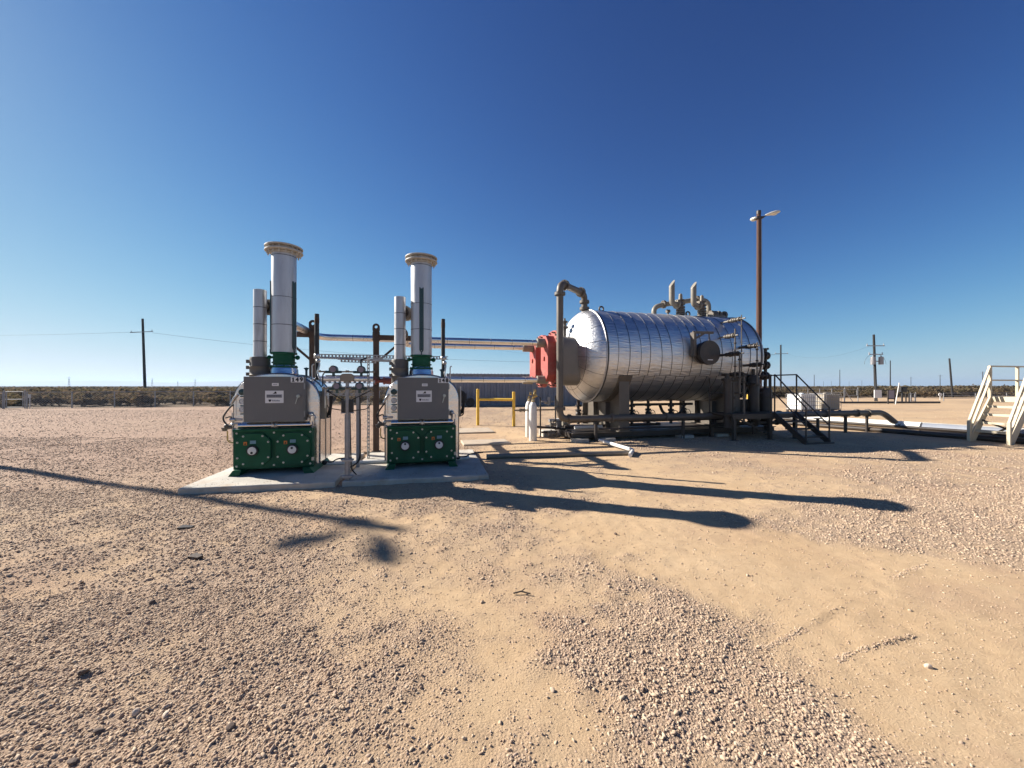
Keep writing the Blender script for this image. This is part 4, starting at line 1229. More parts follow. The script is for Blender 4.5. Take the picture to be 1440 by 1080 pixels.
b = fU - U*3.78
clad_pipe("shiny clad pipe behind the upper near one, ending behind heater 148", [b - V*2.6, b, fU], 0.085, endcap=True)
a = nL - U*6.3
clad_pipe("lower near clad pipe passing level with the heater tops", [a - V*1.9, a, nL], 0.075)
b = fL - U*4.0
clad_pipe("lower far clad pipe running to the farther red cover", [b - V*2.0, b, fL], 0.075)

# ------------------------------------------------------------------ pipe supports
def pipe_support(label, loc, side, h=3.13):
    t = thing("pipe_support", label, "pipe support", loc, GA, "rusty pipe supports behind the heaters")
    p = MB(); p.span((-0.065,-0.065,-0.1),(0.065,0.065,h-0.25)); p.span((-0.1,-0.1,-0.02),(0.1,0.1,0.02)); p.obj("post", M['rust'], t, 0.004)
    l = MB(); n = 20; out = []; 
    w, r = 0.085, 0.034; cz = h-0.085
    out = [(-w,h-0.42)] + [(w,h-0.42)] + [(w*math.cos(math.pi*i/n), cz+w*math.sin(math.pi*i/n)) for i in range(n+1)]
    # plate with a real hole: strips round the hole
    inn = [(r*math.cos(2*math.pi*i/24), cz+r*math.sin(2*math.pi*i/24)) for i in range(24)]
    ou = []
    for i in range(24):
        a = 2*math.pi*i/24; c, s_ = math.cos(a), math.sin(a)
        if s_ >= -0.01: ou.append((w*c, cz+w*s_))
        else:
            k = min(w/abs(c) if abs(c) > 1e-6 else 9, 0.12/abs(s_)); ou.append((k*c, cz+k*s_))
    for i in range(24):
        j = (i+1) % 24
        l.prism([inn[i], ou[i], ou[j], inn[j]], (0,-0.015,0), (1,0,0), (0,0,1), (0,0.03,0))
    l.span((-w,-0.015,h-0.42),(w,0.015,cz-0.12))
    l.obj("lug_plate", M['rust'], t)
    a = MB(); a.span((side*0.06,-0.045,h-0.40),(side*0.85,0.045,h-0.28)); a.obj("arm", M['rust'], t, 0.004)
    b = MB(); b.bar((side*0.05,0,h-0.92),(side*0.62,0,h-0.40),0.05,0.05); b.obj("brace", M['rust'], t)
    return t
pipe_support("rusty pipe support with its arm towards the stack of heater 149", at(440,545,8.9)*1 - Z*(at(440,545,8.9).z), -1)
pipe_support("rusty pipe support with its arm towards the stack of heater 148", at(529,545,9.4) - Z*(at(529,545,9.4).z), 1)

# ------------------------------------------------------------------ perforated strut rails
def perforated(m, p0, p1, w, t=0.004, pitch=0.075, up=(0,0,1)):
    p0, p1 = Vector(p0), Vector(p1); d = (p1-p0); L = d.length; d.normalize()
    y = Vector(up).cross(d).normalized(); zz = d.cross(y)
    e = w*0.27
    for sg in (-1, 1): m.bar(p0+zz*sg*(w/2-e/2), p1+zz*sg*(w/2-e/2), 0.012, e, up)
    x = 0
    while x < L:
        m.bar(p0+d*x, p0+d*min(L, x+pitch*0.5), 0.012, w-2*e+0.004, up); x += pitch
def strut_rail(label, p0, p1, w, mat='galv', up=(0,0,1), group="perforated strut rails"):
    m = MB(); o0 = Vector(p0); perforated(m, (0,0,0), Vector(p1)-o0, w, up=up)
    o = m.obj("strut_rail", M[mat], None); o.location = o0
    return tag(o, label, "strut rail", group)
r0, r1 = at(441,500,8.83), at(630,503.5,9.75)
strut_rail("upper long perforated strut rail spanning from heater 149 to heater 148", r0, r1, 0.085)
strut_rail("short lower perforated strut rail hanging below the long one", at(479,507,8.9), at(529,509,9.25), 0.07)
strut_rail("upright perforated strut between the instrument stand and rusty support", gnd(518,651), at(518,500,7.95), 0.055, up=(0.6,0.8,0))
cd = MB(); c0 = at(441,503,8.7); cd.tube([(0,0,0), at(553,506.5,8.9)-c0],0.018,8); cd.tube([at(475,505,8.72)-c0, at(560,509,8.8)-c0],0.014,8)
o = cd.obj("conduit_run", M['galv'], None); o.location = c0; tag(o, "thin silver conduit slung under the long strut rail", "conduit")

# ------------------------------------------------------------------ instrument stand
def instrument_stand():
    loc = gnd(488.5,683); t = thing("instrument_stand", "grey instrument stand with four round transmitters between the two heaters", "instrument stand", loc, GA)
    sc = loc.y/F
    p = MB(); p.span((-0.024,-0.024,-0.1),(0.024,0.024,1.72))
    for sg in (-1,1):
        perforated(p, (sg*0.034,0.0,0.05),(sg*0.034,0.0,1.15),0.03,up=(0,1,0))
    for zz in (0.16,0.42):
        p.span((-0.075,-0.05,zz-0.03),(0.075,0.05,zz+0.01)).cyl((-0.1,0,zz),(0.1,0,zz),0.014,n=8)
    p.obj("post", M['galv'], t, 0.003)
    h = MB(); h.prism([(-0.1,1.68),(0.1,1.68),(0.1,1.77),(0.06,1.80),(-0.06,1.80),(-0.1,1.77)], (0,-0.06,0),(1,0,0),(0,0,1),(0,0.1,0))
    h.span((-0.32,-0.03,1.755),(-0.1,0.03,1.775)).span((0.1,-0.03,1.755),(0.33,0.03,1.775))
    h.obj("head_bracket", M['taupelight'], t, 0.004)
    cb = MB(); perforated(cb, (-0.36,0.02,1.67),(0.42,0.02,1.67),0.05); perforated(cb, (-0.34,0.02,1.47),(0.40,0.02,1.47),0.05); cb.obj("crossbar", M['galv'], t)
    for x, z in ((-0.2,1.865),(0.215,1.865),(-0.15,1.60),(0.19,1.60)):
        m = MB(); m.mat(0).lathe((x,-0.03,z),(0,-1,0),[(0.0,-0.07),(0.055,-0.07),(0.062,-0.06),(0.062,0.05),(0.05,0.06),(0.046,0.05)],20)
        m.mat(1).lathe((x,-0.03,z),(0,-1,0),[(0.046,0.05),(0.0,0.052)],20)
        m.mat(0).cyl((x,-0.03,z-0.055),(x,-0.03,z-0.11),0.022,n=10).cyl((x-0.12,-0.03,z-0.04),(x+0.12,-0.03,z-0.04),0.022,n=10)
        m.mat(2).cyl((x-0.2,-0.03,z-0.035),(x-0.1,-0.03,z-0.035),0.013,n=8).cyl((x+0.1,-0.03,z-0.035),(x+0.19,-0.03,z-0.035),0.013,n=8)
        m.sphere((x-0.2,-0.03,z-0.03),0.022,8).sphere((x+0.19,-0.03,z-0.03),0.022,8)
        m.obj("transmitter", [M['teal'], M['signgrey'], M['taupelight']], t)
    jb = MB(); jb.mat(0).span((-0.085,-0.05,1.18),(-0.035,0.05,1.38)).span((0.035,-0.05,1.18),(0.09,0.05,1.38)).mat(1).span((-0.09,-0.055,1.165),(-0.03,0.055,1.18)).span((0.03,-0.055,1.165),(0.095,0.055,1.18))
    jb.obj("junction_box", [M['black'], M['galv']], t, 0.004)
    c = MB(); c.tube([(-0.3,-0.02,1.52),(-0.06,-0.02,1.38)],0.008,6); c.tube([(0.36,-0.02,1.53),(0.07,-0.02,1.38)],0.008,6)
    c.tube([(-0.3,0,1.30),(-0.28,0,1.25),(-0.06,0,1.21)],0.008,6,0.03); c.tube([(0.36,0,1.32),(0.30,0,1.23),(0.06,0,1.2)],0.008,6,0.04)
    c.tube([(-0.32,-0.02,1.83),(-0.36,-0.02,1.78),(-0.36,-0.02,1.6)],0.010,6,0.02); c.tube([(0.215,-0.03,1.93),(0.2,0,2.02),(0.25,0.3,2.08)],0.014,6,0.05)
    c.tube([(0.03,0.05,1.2),(0.05,0.05,0.25),(0.12,0.1,0.15)],0.010,6,0.05)
    c.obj("cable", M['rubber'], t)
instrument_stand()
def conduit_post():
    loc = gnd(503.5,664); t = thing("conduit_post", "thin grey post with a black cable close behind the instrument stand", "post", loc, GA)
    p = MB(); p.span((-0.028,-0.028,-0.1),(0.028,0.028,1.6)); p.span((-0.08,-0.08,-0.02),(0.08,0.08,0.02)); p.obj("post", M['galv'], t)
    c = MB(); c.tube([(0.04,-0.035,1.6),(0.042,-0.035,0.3),(0.0,-0.08,0.18),(-0.12,-0.1,0.12)],0.013,8,0.08); c.tube([(0.05,-0.04,1.0),(0.05,-0.04,0.24),(-0.06,-0.12,0.14)],0.009,6,0.06); c.obj("cable", M['rubber'], t)
conduit_post()
# red valve by the rusty support
rv = MB(); rv.mat(0).cyl((-0.14,0,0),(0.14,0,0),0.05,n=12).flange((-0.1,0,0),(1,0,0),0.09,0.03,6).flange((0.1,0,0),(1,0,0),0.09,0.03,6).cyl((0.1,0,0),(0.62,0,-0.03),0.075,n=14)
rv.mat(1).cyl((0,0,0),(0,-0.1,0.08),0.015)
o = rv.obj("pipe_valve", [mk("dark_red_paint",(0.16,0.035,0.025),0.6,0,0.2), M['black']], None); o.location = at(534,535.5,9.2); o.rotation_euler=(0,0,GA)
tag(o, "dark red valve and pipe stub behind the rusty support by heater 148", "valve")
# thin pipes lying along the back of the pads
def ground_pipe(name, label, pts, r, mat, cat="pipe", bend=0.1, group=None):
    m = MB(); o0 = Vector(pts[0]); m.tube([Vector(p)-o0 for p in pts], r, 14, bend)
    o = m.obj(name, M[mat], None); o.location = o0; return tag(o, label, cat, group)
ground_pipe("plastic_pipe", "thin white pipe lying behind the concrete pads between the heaters", [gnd(452,652,0.13),gnd(545,648.5,0.13)], 0.035, 'white')
ground_pipe("plastic_pipe", "short white pipe poking out from behind heater 148 at the pad", [gnd(638,645,0.13),gnd(659,643,0.13)], 0.04, 'white')
ground_pipe("ground_conduit", "thin dark conduit on the dirt behind the pads", [gnd(442,641,0.03),gnd(535,636,0.03)], 0.02, 'rubber')

# pipe + pvc on the ground in front of the skid
ground_pipe("taupe_ground_pipe", "long tan pipe lying on the dirt in front of the vessel", [gnd(684,642,0.05),gnd(890,636.5,0.05)], 0.055, 'taupelight')
ground_pipe("pvc_pipe", "white plastic pipe running from under the skid to the tan pipe", [gnd(843,619,0.10),gnd(890,633,0.07),gnd(886,640,0.05)], 0.045, 'white', bend=0.08)
# concrete slabs near the yellow barrier
p = gnd(640,610.5); concrete_pad("flat concrete slab nearest the yellow barrier posts", p.x, p.y, 1.35, 1.35, 0.05, GA, mat='tanconcrete', name='concrete_slab')
p = gnd(652,627.5); concrete_pad("flat concrete slab in front of the white gas cylinders", p.x, p.y, 1.30, 0.85, 0.05, GA, mat='tanconcrete', name='concrete_slab')
p = gnd(764,614.5); o = concrete_pad("yellowish concrete block behind the white gas cylinders", p.x, p.y, 1.0, 0.5, 0.2, GA, mat='concrete', name='concrete_block', cat='concrete block')

# ------------------------------------------------------------------ gas cylinders
def gas_cylinder(label, loc, rg):
    t = thing("gas_cylinder", label, "gas cylinder", loc, 0, "white gas cylinders")
    b = MB(); r = 0.115
    b.lathe((0,0,0),(0,0,1),[(0.0,-0.01),(r-0.01,-0.01),(r,0.01),(r,0.93),(r*0.93,1.02),(r*0.72,1.09),(r*0.45,1.13),(0.035,1.15),(0.035,1.2),(0,1.2)],28)
    b.obj("body", M['white'], t)
    n = MB(); n.lathe((0,0,1.14),(0,0,1),[(0.05,0),(0.05,0.04),(0.02,0.045),(0.02,0.12),(0,0.12)],14)
    n.cyl((-0.05,0,1.22),(0.05,0,1.22),0.018).cyl((0,0,1.25),(0,0,1.29),0.03,n=10)
    n.obj("valve", M['brass'], t)
    if rg:
        g = MB(); g.mat(0).cyl((0.0,0,1.28),(0.12,-0.02,1.34),0.05,n=12).sphere((0.05,0,1.36),0.06,10).cyl((-0.1,0,1.38),(-0.04,0,1.38),0.045,n=14).cyl((0.06,0,1.42),(0.06,0,1.5),0.04,n=12)
        g.mat(1).tube([(0.1,0,1.3),(0.2,0.02,1.28),(0.24,0.05,1.1),(0.16,0.1,0.95)],0.008,6,0.05)
        g.obj("regulator", [M['brass'], M['rubber']], t)
gas_cylinder("nearer white gas cylinder with a brass regulator by the vessel", gnd(749.5,619.5), True)
gas_cylinder("farther white gas cylinder partly hidden behind the nearer one", gnd(744,614.5), False)
# tubing and small manifold left of the skid
t = thing("valve_manifold", "cluster of small pipes and valves between gas cylinders and vessel skid", "valve manifold", gnd(790,615), GA)
m = MB()
m.mat(0).tube([(-1.5,0.1,0.86),(0.15,0.1,0.86)],0.02,8); m.tube([(-0.62,0.25,0.0),(-0.62,0.25,1.25)],0.025,8); m.tube([(-0.1,0.3,0.0),(-0.1,0.3,1.3)],0.025,8)
m.tube([(-0.95,0.1,0.35),(0.9,-0.05,0.2)],0.035,8); m.tube([(-0.6,0.2,0.15),(0.6,0.2,0.15)],0.03,8)
m.obj("tubing", M['darkpipe'], t)
m = MB(); m.mat(0)
for x, y, z in ((-0.35,0.0,0.12),(-0.12,-0.1,0.1),(0.1,-0.15,0.12),(-0.25,0.1,0.4),(0.15,0.1,0.42)):
    m.cyl((x-0.09,y,z),(x+0.09,y,z),0.045,n=12).flange((x-0.08,y,z),(1,0,0),0.075,0.025,6).flange((x+0.08,y,z),(1,0,0),0.075,0.025,6).cyl((x,y,z),(x,y,z+0.13),0.022,n=8)
m.mat(1).cyl((-0.3,0.35,0.5),(0.25,0.35,0.5),0.055,n=12).span((-0.05,0.3,0.28),(0.12,0.45,0.45)).cyl((-0.35,0.2,1.0),(-0.35,0.2,1.25),0.05,n=12).sphere((-0.45,0.2,1.1),0.07,10).cyl((-0.6,0.2,1.12),(-0.2,0.2,1.12),0.025)
m.obj("valve", [M['taupelight'], M['galv']], t)
m = MB(); m.cyl((-1.35,0.1,0.86),(-1.15,0.1,0.86),0.04,n=10); 
for x in (-1.3,-1.18,-1.05): m.flange((x,0.1,0.86),(1,0,0),0.055,0.025,6)
m.obj("end_fitting", M['taupe'], t)

# ------------------------------------------------------------------ yellow barriers
def barrier(label, a, b, h, r=0.062):
    a, b = Vector(a), Vector(b); t = thing("yellow_barrier", label, "barrier", a, 0, "yellow pipe barriers")
    for i, p in enumerate((a, b)):
        q = p-a; m = MB(); hh = h + (0.09 if i == 0 else 0.0)
        m.cyl((q.x,q.y,-0.1),(q.x,q.y,hh),r,n=18)
        if i == 0: m.cyl((q.x,q.y,hh-0.12),(q.x,q.y,hh+0.02),r*0.8,n=14)
        m.obj("post", M['yellow'], t, 0.01)
    q = b-a; d = q.normalized(); m = MB(); m.cyl(d*r*0.8+Z*(h-0.32), q-d*r*0.8+Z*(h-0.32), 0.055, n=16); m.obj("rail", M['yellow'], t)
barrier("yellow pipe barrier with two posts in front of the grey container", gnd(672,598), gnd(722.5,599.5), 1.38)
barrier("yellow pipe barrier behind the vessel next to the light pole", gnd(1052,585.5), gnd(1081,585), 1.05)

# ------------------------------------------------------------------ light poles
def light_pole(label, loc, h=9.75, rz=0.0, arms=(8, 72), tilt=0.28, ls=0.9):
    t = thing("light_pole", label, "light pole", loc, rz, "wooden yard light poles")
    p = MB(); p.cyl((0,0,-0.3),(0,0,h),0.118,0.088,n=20); p.obj("pole", M['wood'], t)
    c = MB(); c.cyl((0.11,-0.05,0.0),(0.09,-0.045,h-0.25),0.018,n=8); c.obj("conduit", M['galv'], t)
    b = MB(); b.span((-0.16,-0.13,h-0.28),(0.16,0.13,h-0.2)); b.cyl((0,0,h-0.05),(0,0,h+0.1),0.1,n=12); b.obj("bracket", M['darkpipe'], t)
    for ang in arms:
        e_ = Vector((math.cos(R(ang)), math.sin(R(ang)), 0)); sd_ = Vector((-e_.y, e_.x, 0))
        a = MB(); a.tube([e_*0.1+Z*(h-0.24),e_*0.3+Z*(h-0.14),e_*0.42+Z*(h-0.06)],0.03,10,0.1); a.obj("arm", M['darkpipe'], t)
        l = MB(); d = (e_+Z*tilt).normalized(); o_ = e_*0.36+Z*(h-0.08); up = (Z-e_*tilt).normalized()
        secs = [(0.0,0.05,0.045),(0.12,0.10,0.07),(0.32,0.15,0.10),(0.58,0.17,0.11),(0.78,0.12,0.08),(0.86,0.04,0.03)]
        vs_ = []
        for x, w, hh in secs:
            for k in range(14):
                an = 2*math.pi*k/14; zz = math.sin(an)*hh; zz = zz if zz > 0 else zz*0.6
                vs_.append(o_ + d*x*ls + sd_*math.cos(an)*w*ls + up*zz*ls)
        fs = [(j*14+k, j*14+(k+1)%14, (j+1)*14+(k+1)%14, (j+1)*14+k) for j in range(5) for k in range(14)] + [tuple(range(13,-1,-1)), tuple(range(70,84))]
        l.add(vs_, fs); lo = l.obj("lamp_head", M['lamp'], t)
        g = MB(); g.sphere(o_+d*0.5*ls-up*0.055*ls, 0.13*ls, 14, (1.1,1.1,0.35)); g.obj("lamp_lens", M['lampglass'], lo)
lp = at(1067,545,18); light_pole("brown wooden light pole with two lamps behind the vessel", (lp.x, lp.y, 0), 9.7)
light_pole("wooden light pole that throws the long two lamp shadow before the heaters", (-17.22, 10.22, 0), 9.7, 0.0, (219, 293), 0.02, 0.8)

# ------------------------------------------------------------------ dark access stairs
def dark_stairs():
    b0, b1 = gnd(1135,625), gnd(1167,623.5)
    t = thing("access_stairs", "dark brown access stairs with handrails beside the vessel", "stairs", b0, GA)
    W_ = (b1-b0).length; run = 1.0; H_ = 0.78
    for x, in ((0.0,),(W_,)):
        m = MB(); m.prism([(0,0.0),(0.12,0.0),(run+0.1,H_-0.05),(run+0.1,H_+0.03),(run-0.04,H_+0.03),(0,0.1)], (x-0.02,0,0), (0,1,0), (0,0,1), (0.035,0,0)); m.obj("stringer", M['darkpipe'], t)
    for k in range(3):
        m = MB(); zz = H_*(k+0.75)/4+0.02; yy = run*(k+0.75)/4
        m.span((0.0,yy-0.02,zz-0.02),(W_,yy+0.22,zz+0.015)); m.obj("tread", M['darkpipe'], t)
    m = MB(); m.span((-0.1,-0.05,0.0),(W_+0.08,0.02,0.045)); m.obj("bottom_plate", M['darkpipe'], t)
    d = MB(); d.span((-1.5,run,H_-0.06),(W_+0.05,run+1.0,H_)); d.span((-1.5,run-0.02,H_-0.14),(W_+0.05,run+0.02,H_-0.06)); d.obj("platform", M['darkpipe'], t)
    for x, y in ((-1.4,run+0.05),(W_,run+0.05),(-1.4,run+0.95),(W_,run+0.95),(-0.12,run+0.05)):
        l = MB(); l.span((x-0.045,y-0.045,0.0),(x+0.045,y+0.045,H_-0.06)); l.span((x-0.09,y-0.09,-0.02),(x+0.09,y+0.09,0.015)); l.obj("leg", M['darkpipe'], t)
    hr = 1.0
    for x in (0.0, W_):
        m = MB(); r = 0.021
        m.tube([(x,0.03,0.0),(x,0.03,hr),(x,run,H_+hr+0.17),(x,run+0.95,H_+hr+0.17)] if x > 0 else [(x,0.03,0.0),(x,0.03,hr),(x,run,H_+hr+0.17)], r, 8)
        m.tube([(x,0.03,hr*0.5),(x,run,H_+hr*0.55+0.05)] + ([(x,run+0.95,H_+hr*0.55+0.05)] if x > 0 else []), r*0.9, 8)
        m.tube([(x,run,H_-0.1),(x,run,H_+hr+0.17)], r, 8)
        if x > 0: m.tube([(x,run+0.95,H_-0.1),(x,run+0.95,H_+hr+0.17)], r, 8)
        m.obj("handrail", M['darkpipe'], t)
    g = MB()
    for zz in (H_+hr+0.17, H_+hr*0.55+0.05): g.tube([(-1.45,run+0.97,zz),(W_,run+0.97,zz)],0.021,8)
    for x in (-1.45,-0.12): g.tube([(x,run+0.97,H_-0.1),(x,run+0.97,H_+hr+0.17)],0.021,8)
    g.tube([(-0.12,run+0.02,H_-0.1),(-0.12,run+0.02,H_+hr+0.17)],0.021,8)
    g.obj("guard_rail", M['darkpipe'], t)
    bb = MB(); bb.bar((-0.08,run+0.05,0.15),(-1.35,run+0.05,H_-0.1),0.03,0.05); bb.obj("brace", M['darkpipe'], t)
dark_stairs()

# ------------------------------------------------------------------ cream stile over the pipeway
def cream_stile():
    f0, n0 = gnd(1364,620.5), gnd(1417,626)
    t = thing("access_stile", "cream painted steel stile with handrails over the pipeways", "stile", f0, GA)
    d = n0-f0; c, s_ = math.cos(GA), math.sin(GA); n = Vector((d.x*c+d.y*s_, -d.x*s_+d.y*c, 0))
    wv = -n.y; H_, run, hr = 1.27, 0.86, 0.92
    for y in (0.0, -wv):
        m = MB(); m.prism([(0.0,0.0),(0.19,0.0),(run+0.12,H_-0.1),(run+0.12,H_+0.02),(run-0.03,H_+0.02),(0.0,0.14)], (0,y-0.02,0),(1,0,0),(0,0,1),(0,0.045,0))
        m.obj("stringer", M['cream'], t, 0.004)
    for k in range(4):
        zz = 0.32+0.235*k; xx = run*zz/H_
        m = MB(); m.span((xx-0.04,-wv,zz-0.02),(xx+0.2,0.0,zz+0.012)); m.span((xx-0.04,-wv,zz-0.05),(xx-0.02,0.0,zz-0.02)); m.obj("tread", M['cream'], t)
    p = MB(); p.span((run,-wv-0.04,H_-0.13),(run+2.6,0.04,H_+0.02)); p.obj("platform", M['cream'], t, 0.005)
    for x, y in ((run+0.1,0),(run+2.5,0),(run+0.1,-wv),(run+2.5,-wv)):
        if x < run+1: continue
        m = MB(); m.span((x-0.045,y-0.045,-0.05),(x+0.045,y+0.045,H_-0.13)); m.obj("leg", M['cream'], t)
    br = MB(); br.bar((0.45,0.0,0.62),(0.95,-wv,0.16),0.03,0.05); br.bar((0.45,-wv,0.62),(0.95,0.0,0.16),0.03,0.05); br.obj("cross_brace", M['darkpipe'], t)
    for y in (0.015, -wv-0.015):
        m = MB()
        m.bar((0.0,y,0.0),(0.0,y,0.60),0.07,0.07,(1,0,0)) 
        m.bar((-0.01,y,0.58),(run,y,H_+hr-0.02),0.055,0.05); m.bar((0.04,y,0.32),(run,y,H_+hr*0.55),0.055,0.045)
        m.bar((run,y,H_),(run,y,H_+hr),0.07,0.07,(1,0,0))
        m.bar((run-0.02,y,H_+hr),(run+2.6,y,H_+hr),0.05,0.04); m.bar((run,y,H_+hr*0.55),(run+2.6,y,H_+hr*0.55),0.045,0.04)
        m.bar((run+1.2,y,H_),(run+1.2,y,H_+hr),0.06,0.06,(1,0,0)); m.bar((run+2.55,y,H_),(run+2.55,y,H_+hr),0.06,0.06,(1,0,0))
        m.obj("handrail", M['cream'], t, 0.003)
cream_stile()

# ------------------------------------------------------------------ pipeway running under the stile
W_dir = Vector((0.46,-0.888,0)).normalized()
def pipeway(label, p, r, z, back, fwd, mat, name='pipeline'):
    p = Vector((p.x,p.y,z)); a = p - W_dir*back; b = p + W_dir*fwd
    m = MB(); m.cyl((0,0,0), b-a, r, n=20)
    o = m.obj(name, M[mat], None); o.location = a
    return tag(o, label, "pipeline", "pipelines under the cream stile")
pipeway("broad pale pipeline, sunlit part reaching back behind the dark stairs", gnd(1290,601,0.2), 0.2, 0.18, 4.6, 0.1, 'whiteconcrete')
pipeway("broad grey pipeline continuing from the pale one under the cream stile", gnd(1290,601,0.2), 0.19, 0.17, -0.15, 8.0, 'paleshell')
pipeway("second pale pipeline just behind the broad one", gnd(1290,594,0.2), 0.12, 0.10, 4.0, 9.0, 'concrete')
pipeway("dark brown pipeline lying nearest along the pipeway", gnd(1290,609,0.08), 0.08, 0.08, 4.6, 7.0, 'darkpipe')
pipeway("thin dark pipeline between the pale and brown ones", gnd(1290,606,0.1), 0.05, 0.2, 4.6, 7.0, 'darkpipe')
sl = gnd(1150,596); o = concrete_pad("flat white concrete slab under the end of the dark pipe", sl.x, sl.y, 3.1, 1.1, 0.07, GA, 'whiteconcrete', name='concrete_slab')
for lb, px_, py_ in (("short pipe support post left of the pipe end", 1150, 612),("short support post in the middle of the pipeway", 1219, 607)):
    q = gnd(px_, py_); m = MB(); m.cyl((0,0,-0.05),(0,0,0.55),0.045,n=12).span((-0.1,-0.06,0.53),(0.1,0.06,0.56)).span((-0.1,-0.1,-0.01),(0.1,0.1,0.015))
    o = m.obj("support_post", M['darkpipe'], None); o.location = q; tag(o, lb, "post", "short pipeway posts")
rp = at(1125,570,12.9)
# ------------------------------------------------------------------ container, totes, machine
def container(label, p, L=12.2, H=2.6, D=2.44):
    t = thing("shipping_container", label, "container", p, GA)
    w = MB(); prof = []; x = 0.12; 
    while x < L-0.12-0.5:
        prof += [(x,0.0),(x+0.2,0.0),(x+0.25,0.075),(x+0.44,0.075)]; x += 0.49
    prof.append((L-0.12,0.0))
    vs_ = [(a, b, 0.16) for a, b in prof] + [(a, b, H-0.1) for a, b in prof]; n = len(prof)
    w.add(vs_, [(i, i+1, n+i+1, n+i) for i in range(n-1)])
    vs2 = [(a, D-b, z) for z in (0.16, H-0.1) for a, b in prof]
    w.add(vs2, [(i+1, i, n+i, n+i+1) for i in range(n-1)])
    w.span((0.02,0.09,0.1),(0.06,D-0.09,H-0.05)); w.span((L-0.06,0.09,0.1),(L-0.02,D-0.09,H-0.05))
    w.obj("wall", M['container'], t, sharp=20)
    r = MB(); r.span((0.05,0.03,H-0.06),(L-0.05,D-0.03,H-0.01)); 
    x = 0.2
    while x < L-0.3: r.span((x,0.1,H-0.01),(x+0.12,D-0.1,H+0.015)); x += 0.28
    r.obj("roof", M['container'], t)
    f = MB()
    for xx in (0.0, L-0.12):
        for yy in (-0.03, D-0.09): f.span((xx,yy,0.0),(xx+0.12,yy+0.12,H))
    for yy in (-0.02, D-0.06):
        f.span((0.12,yy,0.02),(L-0.12,yy+0.08,0.16)); f.span((0.12,yy,H-0.12),(L-0.12,yy+0.08,H-0.02))
    f.obj("frame", M['container'], t)
container("grey corrugated shipping container behind the yellow barrier", gnd(628,571.5), 12.2)
mc_ = thing("compressor_unit", "small dark wheeled machine parked against the grey container", "machine", gnd(640,572.5), GA)
m = MB(); m.span((0.0,0,0.35),(0.9,0.7,1.05)); m.span((0.1,0.1,1.05),(0.5,0.6,1.25)); m.obj("housing", M['black'], mc_, 0.03)
for x in (0.0, 1.15):
    m = MB(); m.torus((x,-0.08,0.36),(0,1,0),0.28,0.085,24,10); m.cyl((x,-0.12,0.36),(x,-0.04,0.36),0.16,n=16); m.obj("wheel", M['rubber'], mc_)
m = MB(); m.cyl((1.15,0.0,0.36),(1.15,0.6,0.36),0.3,n=20); m.cyl((0.0,0.1,0.36),(1.15,0.1,0.36),0.04); m.obj("receiver_drum", M['black'], mc_)

def tote(label, p, mat, rz):
    t = thing("tote_tank", label, "tote tank", p, rz, "plastic tote tanks in wire cages")
    b = MB(); b.span((0.04,0.04,0.17),(1.16,0.96,1.12)); b.cyl((0.6,0.5,1.11),(0.6,0.5,1.18),0.12,n=18); b.obj("bottle", M[mat], t, 0.05)
    c = MB(); r = 0.012
    for zz in (0.2,0.43,0.66,0.89,1.12):
        c.tube([(0,0,zz),(1.2,0,zz),(1.2,1.0,zz),(0,1.0,zz),(0,0,zz)],r,6)
    for i in range(9):
        x = 1.2*i/8; c.cyl((x,0,0.15),(x,0,1.13),r,n=6).cyl((x,1,0.15),(x,1,1.13),r,n=6)
    for i in range(1,6):
        y = i/6; c.cyl((0,y,0.15),(0,y,1.13),r,n=6).cyl((1.2,y,0.15),(1.2,y,1.13),r,n=6)
    c.obj("cage", M['galv'], t)
    pl = MB(); pl.span((0,0,0.11),(1.2,1.0,0.15))
    for x in (0,0.55,1.1):
        for y in (0,0.45,0.9): pl.span((x,y,0),(x+0.1,y+0.1,0.11))
    pl.obj("pallet", M['darkpipe'], t)
tote("white plastic tote tank in a wire cage behind the dark stairs", gnd(1127,580.5), 'plastic', GA)
tote("beige tinted tote tank standing right of the white one", gnd(1159,579.5), 'plasticbeige', GA*0.6)
# ------------------------------------------------------------------ utility poles and lines
def utility_pole(label, px, ytop, d, arms=(), rad=0.15, lean=0.0, mat='darkwood', zb=0.0, extra=None, aw=1.2, arz=0.0):
    p = at(px, HY, d); top = at(px, ytop, d).z
    t = thing("utility_pole", label, "utility pole", (p.x,p.y,zb), arz, "utility poles")
    q = MB(); q.cyl((0,0,-0.5),(lean,0,top-zb),rad,rad*0.72,n=12); po = q.obj("pole", M[mat], t)
    for ya, w in arms:
        za = at(px,ya,d).z-zb; x0 = lean*za/max(0.1,(top-zb)); m = MB(); m.span((x0-w,-rad-0.06,za-0.04),(x0+w,-rad+0.03,za+0.04))
        for sg in (-0.92,0.92): m.cyl((x0+sg*w,-rad,za+0.05),(x0+sg*w,-rad,za+0.24),0.045,0.03,n=8)
        m.obj("crossarm", M['galv'] if mat != 'distpole' else M['distpole'], t)
    return t, top-zb
utility_pole("dark utility pole with a single crossarm beyond the chain link fence", 204.5, 448, 50, ((467,2.0),), 0.17, -0.5, arz=-0.25)
t, _ = utility_pole("utility pole with two crossarms, transformers and a white sign", 1232, 470.5, 41, ((486.5,0.95),(498.5,0.75)), 0.14, -0.25)
m = MB()
for sg in (-1,1):
    m.cyl((sg*0.42,-0.1,3.9),(sg*0.42,-0.1,4.7),0.22,n=16).cyl((sg*0.42,-0.1,4.7),(sg*0.42,-0.1,4.85),0.06,n=8)
    m.span((min(0,sg*0.42),-0.06,4.2),(max(0,sg*0.42),0.0,4.3))
m.obj("transformer", M['galv'], t)
